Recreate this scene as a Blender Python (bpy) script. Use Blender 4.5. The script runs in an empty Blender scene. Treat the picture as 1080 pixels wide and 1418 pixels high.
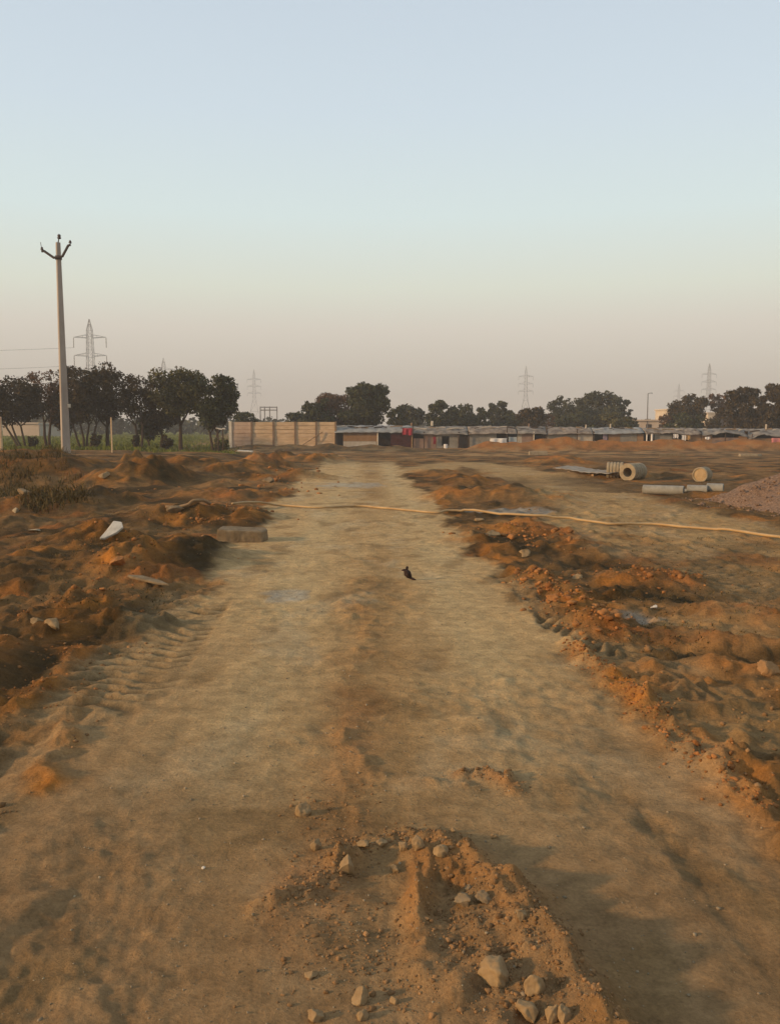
import bpy, math, random
import numpy as np
from mathutils import Vector, Matrix

random.seed(7)
RNG = np.random.default_rng(11)
SC = bpy.context.scene
COL = SC.collection
R = math.radians

# ------------------------------------------------------------------ camera geometry
F = 1180.0
EYE = 1.65
PITCH = R(5.76)
CP, SP = math.cos(PITCH), math.sin(PITCH)


def ray(px, py):
    a = (px - 540.0) / F
    b = -(py - 709.0) / F
    return (a, CP + b * SP, -SP + b * CP)


def at(px, py, Y):
    """world point seen at a pixel of the photo, in the plane at distance Y"""
    d = ray(px, py)
    t = Y / d[1]
    return Vector((d[0] * t, Y, EYE + d[2] * t))


def gp0(px, py, z=0.0):
    d = ray(px, py)
    t = (z - EYE) / d[2]
    return (d[0] * t, d[1] * t)


# ------------------------------------------------------------------ numpy noise
_P = np.random.default_rng(3).permutation(256)
_P = np.concatenate([_P, _P])
_GA = np.random.default_rng(5).random(256) * 2 * np.pi
_GX, _GY = np.cos(_GA), np.sin(_GA)


def pn(x, y, seed=0):
    x = x + seed * 17.31
    y = y - seed * 9.73
    xi = np.floor(x).astype(np.int64)
    yi = np.floor(y).astype(np.int64)
    fx, fy = x - xi, y - yi
    u = fx * fx * fx * (fx * (fx * 6 - 15) + 10)
    v = fy * fy * fy * (fy * (fy * 6 - 15) + 10)
    xi &= 255
    yi &= 255
    x1 = (xi + 1) & 255
    y1 = (yi + 1) & 255

    def g(ix, iy, dx, dy):
        h = _P[_P[ix] + iy]
        return _GX[h] * dx + _GY[h] * dy
    a = g(xi, yi, fx, fy)
    b = g(x1, yi, fx - 1, fy)
    c = g(xi, y1, fx, fy - 1)
    d = g(x1, y1, fx - 1, fy - 1)
    return 1.5 * ((a + u * (b - a)) * (1 - v) + (c + u * (d - c)) * v)


def sm(a, b, x):
    t = np.clip((x - a) / (b - a), 0, 1)
    return t * t * (3 - 2 * t)


def xc(y):
    return 0.05 - 0.026 * y


# ------------------------------------------------------------------ ground features, all at their world place
def P2(pts, z=0.0):
    return np.array([gp0(px, py, z) for px, py in pts])


RIDGES = []     # (points, half width, height, orange, roughness)


def ridge(pts, w, h, orange=0.0, rough=0.5, z=0.0, dark=0.0):
    RIDGES.append((P2(pts, z), w, h, orange, rough, dark))


BLOBS = []      # (x, y, rx, ry, h, orange, dark, pow)


def blob(px, py, rx, ry, h, orange=0.0, dark=0.0, z=0.0):
    x, y = gp0(px, py, z)
    BLOBS.append((x, y, rx, ry, h, orange, dark))


# centre foreground rubble ridge
ridge([(604, 1192), (655, 1212), (712, 1255), (762, 1325), (818, 1410), (880, 1520)], 0.10, 0.075, 0.3, 0.7)
ridge([(585, 1200), (580, 1260), (590, 1330)], 0.05, 0.03, 0.45, 0.7)
blob(690, 1345, 0.24, 0.36, 0.040, 0.15)
blob(15, 885, 0.55, 0.5, 0.07, 0.4)
blob(630, 1224, 0.065, 0.085, -0.06, 0.1, 0.5)
ridge([(380, 1262), (440, 1232), (500, 1180), (560, 1163), (612, 1172)], 0.06, 0.028, 0.1, 0.9)
ridge([(640, 1075), (690, 1078), (715, 1095)], 0.05, 0.03, 0.7, 0.9)
ridge([(470, 1020), (520, 1075), (640, 1090)], 0.06, 0.009, 0.15, 0.4)
# faint ruts on the track
ridge([(860, 1095), (910, 1145), (975, 1225), (1080, 1370)], 0.07, -0.016, 0, 0.1, dark=0.3)
ridge([(905, 1120), (960, 1170), (1060, 1275)], 0.06, 0.003, 0, 0.1)
ridge([(250, 1010), (170, 1130), (90, 1260), (0, 1400)], 0.10, -0.010, 0, 0.1, dark=0.12)
ridge([(480, 905), (500, 985), (480, 1100), (430, 1300)], 0.14, 0.006, 0.25, 0.2)
ridge([(500, 800), (490, 850), (510, 905)], 0.14, 0.008, 0.2, 0.3)
# right edge berm of red soil
ridge([(742, 798), (775, 822), (815, 858), (838, 878)], 0.24, 0.075, 0.9, 0.9)
ridge([(790, 893), (828, 928), (885, 972), (925, 1022), (985, 1072), (1060, 1130), (1140, 1200)], 0.10, 0.030, 0.7, 0.9)
blob(1055, 1075, 0.34, 0.28, 0.10, 1.0)
blob(960, 1035, 0.2, 0.25, 0.04, 0.5)
ridge([(836, 872), (900, 885), (985, 893), (1090, 898)], 0.12, 0.045, 0.6, 0.35)
ridge([(900, 925), (935, 955), (965, 975)], 0.13, 0.035, 0.9, 0.3)
ridge([(980, 925), (1040, 930), (1120, 932)], 0.12, 0.045, 0.6, 0.3)
ridge([(935, 990), (1000, 985), (1090, 972)], 0.10, 0.03, 0.2, 0.3, dark=0.4)
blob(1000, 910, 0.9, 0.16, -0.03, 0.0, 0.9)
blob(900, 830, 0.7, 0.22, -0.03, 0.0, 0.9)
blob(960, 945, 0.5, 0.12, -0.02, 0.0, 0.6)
blob(873, 806, 0.42, 0.45, 0.15, 0.9)
blob(935, 808, 0.34, 0.42, 0.16, 1.0)
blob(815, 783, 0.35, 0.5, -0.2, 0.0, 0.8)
blob(810, 765, 0.5, 0.5, 0.16, 0.6)
blob(1062, 855, 0.35, 0.4, 0.16, 1.0)
blob(990, 850, 0.3, 0.3, 0.1, 0.6)
blob(880, 860, 0.3, 0.3, -0.05, 0.0, 0.0)
blob(712, 735, 0.7, 0.7, 0.15, 1.0)
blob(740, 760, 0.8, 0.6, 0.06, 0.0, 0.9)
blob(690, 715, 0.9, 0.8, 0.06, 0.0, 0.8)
blob(655, 748, 0.4, 0.5, 0.10, 0.5)
blob(690, 770, 0.3, 0.6, 0.10, 0.6)
blob(800, 745, 0.5, 0.5, 0.14, 0.7)
blob(628, 690, 0.6, 1.2, 0.22, 0.9)
blob(660, 668, 1.1, 1.4, 0.22, 0.7)
blob(600, 656, 0.9, 1.3, 0.16, 0.5)
blob(690, 690, 0.8, 1.0, 0.20, 0.3, 0.4)
blob(740, 690, 0.9, 1.4, 0.16, 0.7)
blob(770, 640, 1.6, 2.2, 0.34, 0.9)
# left bank of the track
blob(175, 790, 0.42, 0.62, 0.30, 1.0)
blob(150, 762, 0.40, 0.5, 0.26, 1.0)
blob(215, 802, 0.28, 0.30, 0.12, 1.0)
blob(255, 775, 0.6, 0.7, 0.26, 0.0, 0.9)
blob(110, 842, 0.36, 0.42, 0.15, 0.9)
blob(65, 870, 0.45, 0.35, 0.10, 0.6)
blob(195, 868, 0.35, 0.3, 0.09, 0.0, 0.9)
ridge([(105, 905), (75, 950), (20, 985)], 0.13, 0.030, 0.9, 0.4)
ridge([(110, 950), (92, 1000), (82, 1045), (60, 1085)], 0.10, 0.018, 1.0, 0.4)
ridge([(0, 905), (-40, 960)], 0.2, 0.10, 0.9, 0.6)
blob(300, 718, 0.9, 0.9, 0.27, 0.9)
blob(232, 722, 0.6, 0.6, 0.12, 0.5, 0.2)
blob(60, 706, 1.4, 0.9, 0.24, 0.5, 0.5)
blob(130, 696, 0.9, 1.0, 0.24, 0.2, 0.9)
blob(100, 760, 1.0, 1.0, 0.14, 0.4, 0.5)
blob(20, 790, 1.0, 1.0, 0.18, 0.2, 0.6)
# taller spoil heaps further left
blob(203, 672, 0.75, 0.8, 0.52, 0.5, 0.5)
blob(192, 662, 0.5, 0.9, 0.42, 0.9, 0.0)
blob(235, 668, 1.0, 1.1, 0.30, 0.6, 0.5)
blob(150, 676, 0.9, 0.9, 0.26, 0.7, 0.3)
blob(262, 655, 1.2, 1.3, 0.30, 0.5, 0.6)
blob(304, 660, 0.5, 0.7, 0.34, 0.9, 0.0)
blob(345, 655, 1.2, 1.2, 0.34, 0.6, 0.4)
blob(372, 646, 0.9, 1.5, 0.50, 0.9, 0.0)
blob(392, 634, 0.8, 1.0, 0.42, 0.2, 0.8)
blob(425, 640, 1.1, 1.6, 0.42, 0.9, 0.0)
blob(452, 636, 1.0, 1.6, 0.36, 0.9, 0.0)
blob(395, 664, 1.6, 0.7, 0.26, 0.5, 0.5)
blob(330, 690, 0.9, 0.9, 0.14, 0.7, 0.0)
blob(18, 668, 2.2, 2.4, 0.34, 0.5, 0.4)
blob(85, 668, 1.4, 2.0, 0.20, 0.1, 0.9)
blob(-60, 668, 2.2, 2.4, 0.36, 0.3, 0.4)
# lug prints of a tractor tyre: (points, width, depth, slant)
LUGS = [(P2([(120, 985), (170, 920), (225, 862), (262, 826)]), 0.30, 0.030, 0.35),
        (P2([(205, 960), (262, 880), (300, 830)]), 0.16, 0.018, -0.3),
        (P2([(760, 858), (815, 884), (868, 908), (925, 940), (960, 965)]), 0.15, 0.045, -0.9),
        (P2([(722, 812), (748, 845), (770, 868)]), 0.12, 0.02, 0.5),
        (P2([(905, 760), (1000, 800), (1100, 850)]), 0.35, 0.03, 0.5)]
# pale wheel tracks that swing off to the right
SIDE = [(P2([(560, 655), (640, 640), (720, 655), (800, 690), (900, 722), (1010, 770), (1110, 815)]), 1.15),
        (P2([(660, 640), (760, 660), (880, 700), (1000, 730), (1120, 765)]), 0.8),
        (P2([(770, 715), (850, 752), (960, 795), (1110, 850)]), 0.55), (P2([(925, 862), (1010, 872), (1120, 880)]), 0.16), (P2([(850, 905), (960, 985), (1100, 1050)]), 0.22)]


def seg_dist(x, y, pts):
    """distance to a polyline, arc length along it and signed side"""
    best = np.full(x.shape, 1e9)
    al = np.zeros(x.shape)
    sd = np.zeros(x.shape)
    L = 0.0
    for (ax, ay), (bx, by) in zip(pts[:-1], pts[1:]):
        dx, dy = bx - ax, by - ay
        l2 = dx * dx + dy * dy
        l = math.sqrt(l2)
        t = np.clip(((x - ax) * dx + (y - ay) * dy) / l2, 0, 1)
        ex, ey = x - ax - t * dx, y - ay - t * dy
        d = np.hypot(ex, ey)
        m = d < best
        best = np.where(m, d, best)
        al = np.where(m, L + t * l, al)
        sd = np.where(m, (ex * dy - ey * dx) / l, sd)
        L += l
    return best, al, sd


def terrain(x, y, full=True):
    """height, and the soil weights, at world points"""
    x = np.asarray(x, float)
    y = np.asarray(y, float)
    r = np.hypot(x, y) + 0.3
    sp = r * 0.0048 + 0.002         # row spacing of the sheet here

    def oct(lam, seed):
        w = np.clip((lam / sp - 1.1) / 1.6, 0, 1)
        return pn(x / lam, y / lam, seed) * w

    edge = 0.22 * pn(x / 1.1, y / 1.1, 21) + 0.30 * pn(x / 3.7, y / 3.7, 22) + 0.16 * pn(x / 0.34, y / 0.4, 23) + 0.09 * pn(x / 0.13, y / 0.15, 24)
    u = x - xc(y)
    half = np.where(u < 0, 1.62 + 0.02 * np.clip(y, 0, 20), 1.50 - 0.012 * np.clip(y, 0, 25))
    road = 1 - sm(half - 0.14, half + 0.24, np.abs(u) + edge)
    road = road * (1 - sm(36, 46, y))
    off = 1 - road
    near = sm(45, 20, y)
    # broad shape
    z = -0.42 * sm(28, 78, y)
    lb = sm(2.5, 9, -u) * sm(18, 32, y) * sm(50, 40, y)      # bank where the pole stands
    z = z + 0.46 * lb * (1 + 0.35 * pn(x / 4, y / 6, 8))
    fld = sm(5, 9, -(x + 0.16 * y)) * sm(48, 56, y)
    z = z + 0.30 * fld
    # hummocks off the track
    amp = off * (0.25 + 0.75 * near) * sm(1.5, 3.2, np.abs(u))
    hm = 0.16 * oct(2.6, 1) + 0.085 * oct(1.15, 2) + 0.12 * np.abs(oct(1.9, 3))
    hm = hm * (0.22 + 0.60 * sm(4, 16, y)) * (1 - 0.45 * sm(1.5, 2.5, u) * sm(22, 15, y))
    z = z + amp * hm
    rs = np.zeros(x.shape)
    for pts, w in SIDE:
        d, al, sd = seg_dist(x, y, pts)
        rs = np.maximum(rs, sm(w * 1.5, w * 0.6, d + 0.35 * pn(x / 0.8, y / 2.5, 31)))
    z = z - amp * hm * rs * 0.8
    pit = np.zeros(x.shape)
    # pipe yard: a shallow damp scrape
    cx, cy = gp0(900, 668)
    e = ((x - cx) / 5.5) ** 2 + ((y - cy) / 4.0) ** 2
    yard = sm(1.25, 0.7, e + 0.3 * pn(x / 1.3, y / 1.3, 41))
    z = z * (1 - 0.8 * yard) - 0.10 * yard
    # spoil bank before the huts
    bl = sm(5.5, 8.5, x) * np.exp(-((y - 71.5) / 2.6) ** 2)
    bank = bl * (0.78 + 0.30 * pn(x / 3.1, y / 3, 51) + 0.18 * pn(x / 1.2, y / 1.2, 52))
    z = z + bank
    bl2 = sm(3, 1, x) * sm(-15, -11, x) * np.exp(-((y - 72) / 3.0) ** 2)
    z = z + bl2 * (0.38 + 0.3 * pn(x / 1.7, y / 1.7, 53))
    orange = 0.8 * np.clip(bl + bl2 * 0.8, 0, 1)
    dark = np.zeros(x.shape)
    rough = 0.35 * off
    for bx, by, rx, ry, h, o, dk in BLOBS:
        m = np.abs(x - bx) < 3 * rx
        m &= np.abs(y - by) < 3 * ry
        if not m.any():
            continue
        xx, yy = x[m], y[m]
        wx = xx + 0.25 * rx * pn(xx / rx * 1.3, yy / ry * 1.3, 61)
        wy = yy + 0.25 * ry * pn(xx / rx * 1.3, yy / ry * 1.3, 62)
        q = ((wx - bx) / rx) ** 2 + ((wy - by) / ry) ** 2
        g = np.exp(-q ** 1.25)
        lump = 1 + 0.38 * pn(xx / rx * 2.3, yy / ry * 2.3, 63)
        z[m] += h * g * lump * (0.46 if by < 17 and bx > 0.5 else 0.78 if by < 17 and bx < -0.5 else 0.95)
        orange[m] = np.maximum(orange[m], o * np.clip(1.5 * g, 0, 1))
        dark[m] = np.maximum(dark[m], dk * np.clip(1.3 * g, 0, 1))
        rough[m] = np.maximum(rough[m], 0.8 * g)
    for k, (pts, w, h, o, rg, dk) in enumerate(RIDGES):
        lo, hi = pts.min(0) - 5 * w, pts.max(0) + 5 * w
        m = (x > lo[0]) & (x < hi[0]) & (y > lo[1]) & (y < hi[1])
        if not m.any():
            continue
        xx, yy = x[m], y[m]
        d, al, sd = seg_dist(xx, yy, pts)
        d = d + w * 0.55 * pn(xx / w / 1.6, yy / w / 1.6, 70 + k)
        g = np.exp(-np.abs(d / w) ** 1.7)
        z[m] += h * g * (1 + rg * 0.45 * pn(xx / w / 0.9, yy / w / 0.9, 90 + k))
        orange[m] = np.maximum(orange[m], o * np.clip(1.5 * g, 0, 1))
        dark[m] = np.maximum(dark[m], dk * g)
        rough[m] = np.maximum(rough[m], rg * g)
    lug = np.zeros(x.shape)
    groove = np.zeros(x.shape)
    for pts, w, h, sl in LUGS:
        lo, hi = pts.min(0) - 2 * w, pts.max(0) + 2 * w
        m = (x > lo[0]) & (x < hi[0]) & (y > lo[1]) & (y < hi[1])
        if not m.any():
            continue
        xx, yy = x[m], y[m]
        d, al, sd = seg_dist(xx, yy, pts)
        g = sm(w * 1.15, w * 0.75, d) * (0.55 + 0.6 * pn(xx / 0.5, yy / 0.5, 120))
        ph = (al + sl * np.abs(sd) + 0.04 * pn(xx / 0.2, yy / 0.2, 121)) / 0.155
        z[m] += h * g * np.clip(np.sin(ph * 2 * np.pi) * 1.4, -1, 1) * 0.6
        z[m] -= 0.015 * g
        lug[m] = np.maximum(lug[m], g)
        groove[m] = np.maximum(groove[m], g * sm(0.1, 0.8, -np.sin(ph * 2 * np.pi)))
    # clods and grain
    fine = (0.024 * oct(0.35, 4) + 0.022 * oct(0.17, 5) + 0.015 * oct(0.085, 6) + 0.009 * oct(0.042, 7) + 0.005 * oct(0.02, 9))
    cl = np.clip(oct(0.22, 14) - 0.12, 0, 1) * 0.09 + np.clip(oct(0.11, 12) - 0.1, 0, 1) * 0.06 + np.clip(oct(0.055, 13) - 0.08, 0, 1) * 0.035
    patch = sm(-0.1, 0.45, pn(x / 0.9, y / 1.4, 15))
    z = z + fine * (road * (0.14 + 0.34 * patch) + 1.05 * off * (1 - 0.6 * rs)) + cl * (1.15 * np.clip(rough * (1 - 0.4 * sm(2.2, 3, u) * sm(12, 8, y)) + 0.25 * off + 0.10 * road * patch, 0, 1))
    z = z + road * (0.010 * oct(0.8, 16) + 0.006 * pn(x / 0.25, y / 0.9, 17) * np.clip((0.25 / sp - 1.5) / 2.5, 0, 1))
    z = z + off * 0.05 * oct(0.6, 18) * near * np.clip(1 - rs, 0, 1)
    if not full:
        return z
    return z, dict(road=road, off=off, orange=orange, dark=dark, rs=rs, yard=yard, fld=fld, lug=lug, groove=groove, rough=rough, u=u, bl=bl, lb=lb, patch=patch)


def H(x, y):
    return float(terrain(np.array([x]), np.array([y]), False)[0])


def gpt(px, py, lift=0.0):
    """point of the terrain seen at a pixel: first hit when marching outwards"""
    d = ray(px, py)
    ts = np.geomspace(1.2, 140, 700)
    zz = terrain(d[0] * ts, d[1] * ts, False)
    below = (EYE + d[2] * ts) <= zz
    i = int(np.argmax(below)) if below.any() else 699
    t = ts[i]
    if i > 0:
        a = (EYE + d[2] * ts[i - 1]) - zz[i - 1]
        b = zz[i] - (EYE + d[2] * ts[i])
        t = ts[i - 1] + (ts[i] - ts[i - 1]) * (a / (a + b + 1e-9))
    x, y = d[0] * t, d[1] * t
    return Vector((x, y, H(x, y) + lift))


# ------------------------------------------------------------------ object helpers
def tag(o, label=None, cat=None, group=None, kind=None):
    if label:
        o['label'] = label
    if cat:
        o['category'] = cat
    if group:
        o['group'] = group
    if kind:
        o['kind'] = kind
    return o


def empty(name, loc=(0, 0, 0), rz=0.0, label=None, cat=None, group=None):
    o = bpy.data.objects.new(name, None)
    o.location = loc
    o.rotation_euler = (0, 0, rz)
    o.empty_display_size = 0.1
    COL.objects.link(o)
    return tag(o, label, cat, group)


class MB:
    def __init__(s):
        s.v, s.f = [], []

    def add(s, vs, fs):
        n = len(s.v)
        s.v += [tuple(v) for v in vs]
        s.f += [tuple(i + n for i in f) for f in fs]

    def box(s, lo, hi, M=None):
        x0, y0, z0 = lo
        x1, y1, z1 = hi
        vs = [Vector(p) for p in ((x0, y0, z0), (x1, y0, z0), (x1, y1, z0), (x0, y1, z0), (x0, y0, z1), (x1, y0, z1), (x1, y1, z1), (x0, y1, z1))]
        if M is not None:
            vs = [M @ v for v in vs]
        s.add(vs, [(3, 2, 1, 0), (4, 5, 6, 7), (0, 1, 5, 4), (1, 2, 6, 5), (2, 3, 7, 6), (3, 0, 4, 7)])

    def tube(s, pts, rads, n=8, cap=True):
        pts = [Vector(p) for p in pts]
        if not isinstance(rads, (list, tuple)):
            rads = [rads] * len(pts)
        base = len(s.v)
        ref = Vector((0.13, 0.27, 0.95))
        for i, p in enumerate(pts):
            t = (pts[min(i + 1, len(pts) - 1)] - pts[max(i - 1, 0)]).normalized()
            if abs(t.dot(ref)) > 0.94:
                a = t.cross(Vector((1, 0.1, 0))).normalized()
            else:
                a = t.cross(ref).normalized()
            b = t.cross(a)
            for k in range(n):
                an = 2 * math.pi * k / n
                s.v.append(tuple(p + (a * math.cos(an) + b * math.sin(an)) * rads[i]))
        for i in range(len(pts) - 1):
            for k in range(n):
                k2 = (k + 1) % n
                s.f.append((base + i * n + k, base + i * n + k2, base + (i + 1) * n + k2, base + (i + 1) * n + k))
        if cap:
            s.f.append(tuple(base + k for k in reversed(range(n))))
            e = base + (len(pts) - 1) * n
            s.f.append(tuple(e + k for k in range(n)))

    def lathe(s, prof, n=40, M=None):
        """closed profile of (axial, radius) turned about local x"""
        base = len(s.v)
        m = len(prof)
        for k in range(n):
            an = 2 * math.pi * k / n
            for a, r in prof:
                v = Vector((a, r * math.cos(an), r * math.sin(an)))
                s.v.append(tuple(M @ v if M is not None else v))
        for k in range(n):
            k2 = (k + 1) % n
            for i in range(m):
                i2 = (i + 1) % m
                s.f.append((base + k * m + i, base + k * m + i2, base + k2 * m + i2, base + k2 * m + i))

    def build(s, name, mat, parent=None, smooth=False):
        me = bpy.data.meshes.new(name)
        me.from_pydata(s.v, [], s.f)
        me.update()
        if smooth:
            me.polygons.foreach_set('use_smooth', [True] * len(me.polygons))
        me.materials.append(mat)
        o = bpy.data.objects.new(name, me)
        COL.objects.link(o)
        if parent is not None:
            o.parent = parent
        return o


def np_mesh(name, V, FQ, mat, parent=None, smooth=False, attr=None):
    """mesh from numpy arrays; FQ is an (n, k) index array"""
    me = bpy.data.meshes.new(name)
    V = np.ascontiguousarray(V, np.float32)
    FQ = np.ascontiguousarray(FQ, np.int32)
    k = FQ.shape[1]
    me.vertices.add(len(V))
    me.vertices.foreach_set('co', V.ravel())
    me.loops.add(FQ.size)
    me.loops.foreach_set('vertex_index', FQ.ravel())
    me.polygons.add(len(FQ))
    me.polygons.foreach_set('loop_start', np.arange(0, FQ.size, k, dtype=np.int32))
    if smooth:
        me.polygons.foreach_set('use_smooth', np.ones(len(FQ), bool))
    me.update(calc_edges=True)
    if attr is not None:
        for nm, arr in attr.items():
            a = me.color_attributes.new(nm, 'FLOAT_COLOR', 'POINT')
            c = np.ones((len(V), 4), np.float32)
            c[:, :3] = arr
            a.data.foreach_set('color', c.ravel())
    me.materials.append(mat)
    o = bpy.data.objects.new(name, me)
    COL.objects.link(o)
    if parent is not None:
        o.parent = parent
    return o


# ------------------------------------------------------------------ materials
def nodes(name):
    m = bpy.data.materials.new(name)
    m.use_nodes = True
    nt = m.node_tree
    return m, nt, nt.nodes['Principled BSDF'], nt.nodes['Material Output']


def soilish(name, c1, c2, scale=3.0, rough=0.95, bump=0.3, bscale=None, spec=0.1, coords='Object', island=0.0, dist=0.02, stretch=None, metal=0.0):
    m, nt, b, out = nodes(name)
    N, Lk = nt.nodes, nt.links
    tc = N.new('ShaderNodeTexCoord')
    vec = tc.outputs[coords]
    if stretch:
        mp = N.new('ShaderNodeMapping')
        mp.inputs['Scale'].default_value = stretch
        Lk.new(vec, mp.inputs['Vector'])
        vec = mp.outputs['Vector']
    n1 = N.new('ShaderNodeTexNoise')
    n1.inputs['Scale'].default_value = scale
    n1.inputs['Detail'].default_value = 8
    n1.inputs['Roughness'].default_value = 0.65
    Lk.new(vec, n1.inputs['Vector'])
    cr = N.new('ShaderNodeValToRGB')
    cr.color_ramp.elements[0].position = 0.32
    cr.color_ramp.elements[1].position = 0.68
    cr.color_ramp.elements[0].color = (*c1, 1)
    cr.color_ramp.elements[1].color = (*c2, 1)
    Lk.new(n1.outputs['Fac'], cr.inputs['Fac'])
    colr = cr.outputs['Color']
    if island:
        g = N.new('ShaderNodeNewGeometry')
        mx = N.new('ShaderNodeMix')
        mx.data_type = 'RGBA'
        mx.blend_type = 'MULTIPLY'
        mx.inputs['Factor'].default_value = 1.0
        mr = N.new('ShaderNodeMapRange')
        mr.inputs['To Min'].default_value = 1 - island
        mr.inputs['To Max'].default_value = 1 + island
        Lk.new(g.outputs['Random Per Island'], mr.inputs['Value'])
        Lk.new(colr, mx.inputs['A'])
        Lk.new(mr.outputs['Result'], mx.inputs['B'])
        colr = mx.outputs['Result']
    Lk.new(colr, b.inputs['Base Color'])
    b.inputs['Roughness'].default_value = rough
    b.inputs['Specular IOR Level'].default_value = spec
    b.inputs['Metallic'].default_value = metal
    if bump:
        n2 = N.new('ShaderNodeTexNoise')
        n2.inputs['Scale'].default_value = bscale or scale * 4
        n2.inputs['Detail'].default_value = 6
        Lk.new(vec, n2.inputs['Vector'])
        bp = N.new('ShaderNodeBump')
        bp.inputs['Strength'].default_value = bump
        bp.inputs['Distance'].default_value = dist
        Lk.new(n2.outputs['Fac'], bp.inputs['Height'])
        Lk.new(bp.outputs['Normal'], b.inputs['Normal'])
    return m


def ground_material():
    m, nt, b, out = nodes('ground_soil')
    N, Lk = nt.nodes, nt.links
    at_ = N.new('ShaderNodeAttribute')
    at_.attribute_name = 'soil'
    tc = N.new('ShaderNodeTexCoord')

    def noise(scale, detail, rough=0.6):
        n = N.new('ShaderNodeTexNoise')
        n.inputs['Scale'].default_value = scale
        n.inputs['Detail'].default_value = detail
        n.inputs['Roughness'].default_value = rough
        Lk.new(tc.outputs['Object'], n.inputs['Vector'])
        return n

    def mult(col, fac, lo, hi):
        mr = N.new('ShaderNodeMapRange')
        mr.inputs['From Min'].default_value = 0.3
        mr.inputs['From Max'].default_value = 0.7
        mr.inputs['To Min'].default_value = lo
        mr.inputs['To Max'].default_value = hi
        Lk.new(fac, mr.inputs['Value'])
        mx = N.new('ShaderNodeMix')
        mx.data_type = 'RGBA'
        mx.blend_type = 'MULTIPLY'
        mx.inputs['Factor'].default_value = 1
        Lk.new(col, mx.inputs['A'])
        Lk.new(mr.outputs['Result'], mx.inputs['B'])
        return mx.outputs['Result']
    n1 = noise(9, 10, 0.7)
    n2 = noise(70, 6, 0.7)
    n3 = noise(1.7, 6, 0.6)
    c = mult(at_.outputs['Color'], n1.outputs['Fac'], 0.70, 1.30)
    c = mult(c, n2.outputs['Fac'], 0.78, 1.22)
    c = mult(c, n3.outputs['Fac'], 0.88, 1.12)
    Lk.new(c, b.inputs['Base Color'])
    b.inputs['Roughness'].default_value = 0.97
    b.inputs['Specular IOR Level'].default_value = 0.06
    bp = N.new('ShaderNodeBump')
    bp.inputs['Strength'].default_value = 0.55
    bp.inputs['Distance'].default_value = 0.02
    Lk.new(n2.outputs['Fac'], bp.inputs['Height'])
    bp2 = N.new('ShaderNodeBump')
    bp2.inputs['Strength'].default_value = 0.6
    bp2.inputs['Distance'].default_value = 0.09
    Lk.new(n1.outputs['Fac'], bp2.inputs['Height'])
    Lk.new(bp.outputs['Normal'], bp2.inputs['Normal'])
    Lk.new(bp2.outputs['Normal'], b.inputs['Normal'])
    return m


def leaf_material(name, c1, c2):
    m, nt, b, out = nodes(name)
    N, Lk = nt.nodes, nt.links
    g = N.new('ShaderNodeNewGeometry')
    cr = N.new('ShaderNodeValToRGB')
    cr.color_ramp.elements[0].color = (*c1, 1)
    cr.color_ramp.elements[1].color = (*c2, 1)
    Lk.new(g.outputs['Random Per Island'], cr.inputs['Fac'])
    Lk.new(cr.outputs['Color'], b.inputs['Base Color'])
    b.inputs['Roughness'].default_value = 0.8
    b.inputs['Specular IOR Level'].default_value = 0.12
    return m


M = {}
M['ground'] = ground_material()
M['clod'] = soilish('soil_clod', (0.17, 0.095, 0.04), (0.30, 0.16, 0.065), 6, bump=0.4, bscale=60, island=0.3)
M['redclod'] = soilish('red_soil_clod', (0.22, 0.085, 0.025), (0.33, 0.15, 0.05), 6, bump=0.4, bscale=60, island=0.3)
M['stone'] = soilish('pale_stone', (0.21, 0.132, 0.062), (0.34, 0.225, 0.11), 14, bump=0.5, bscale=40, dist=0.008)
M['whitestone'] = soilish('white_stone', (0.46, 0.39, 0.29), (0.66, 0.57, 0.44), 9, bump=0.4, bscale=30, dist=0.008)
M['greystone'] = soilish('grey_concrete', (0.15, 0.100, 0.052), (0.27, 0.19, 0.105), 9, bump=0.5, bscale=40, dist=0.01)
M['pebble'] = soilish('pebble', (0.20, 0.14, 0.08), (0.32, 0.24, 0.14), 6, bump=0.3, bscale=50, island=0.35)
M['concrete'] = soilish('pole_concrete', (0.29, 0.235, 0.185), (0.43, 0.355, 0.285), 2.2, bump=0.25, bscale=30, dist=0.006, stretch=(1, 1, 0.25))
M['darkmetal'] = soilish('dark_steel', (0.05, 0.035, 0.03), (0.09, 0.065, 0.05), 12, rough=0.6, bump=0.1, spec=0.3)
M['porcelain'] = soilish('brown_porcelain', (0.05, 0.035, 0.03), (0.11, 0.08, 0.07), 9, rough=0.35, bump=0, spec=0.4)
M['hume'] = soilish('pipe_concrete', (0.22, 0.165, 0.10), (0.37, 0.29, 0.18), 5, bump=0.35, bscale=40, dist=0.008)
M['humefill'] = soilish('packed_sand', (0.32, 0.21, 0.10), (0.45, 0.31, 0.16), 8, bump=0.5, bscale=50, dist=0.01)
M['greypipe'] = soilish('grey_pipe', (0.19, 0.17, 0.13), (0.31, 0.28, 0.22), 5, rough=0.7, bump=0.15, spec=0.25)
M['hose'] = soilish('hose_plastic', (0.32, 0.19, 0.075), (0.47, 0.31, 0.135), 2.5, rough=0.55, bump=0.1, spec=0.3)
M['timber'] = soilish('old_timber', (0.20, 0.12, 0.06), (0.34, 0.22, 0.11), 12, bump=0.3, stretch=(0.3, 1, 1))
M['sheet'] = soilish('galvanised_sheet', (0.17, 0.135, 0.095), (0.31, 0.26, 0.19), 4, rough=0.75, bump=0.15, spec=0.3)
M['panel'] = soilish('precast_concrete', (0.45, 0.29, 0.155), (0.72, 0.50, 0.29), 2.2, bump=0.3, bscale=14, dist=0.01, stretch=(0.5, 1, 2.4))
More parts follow.
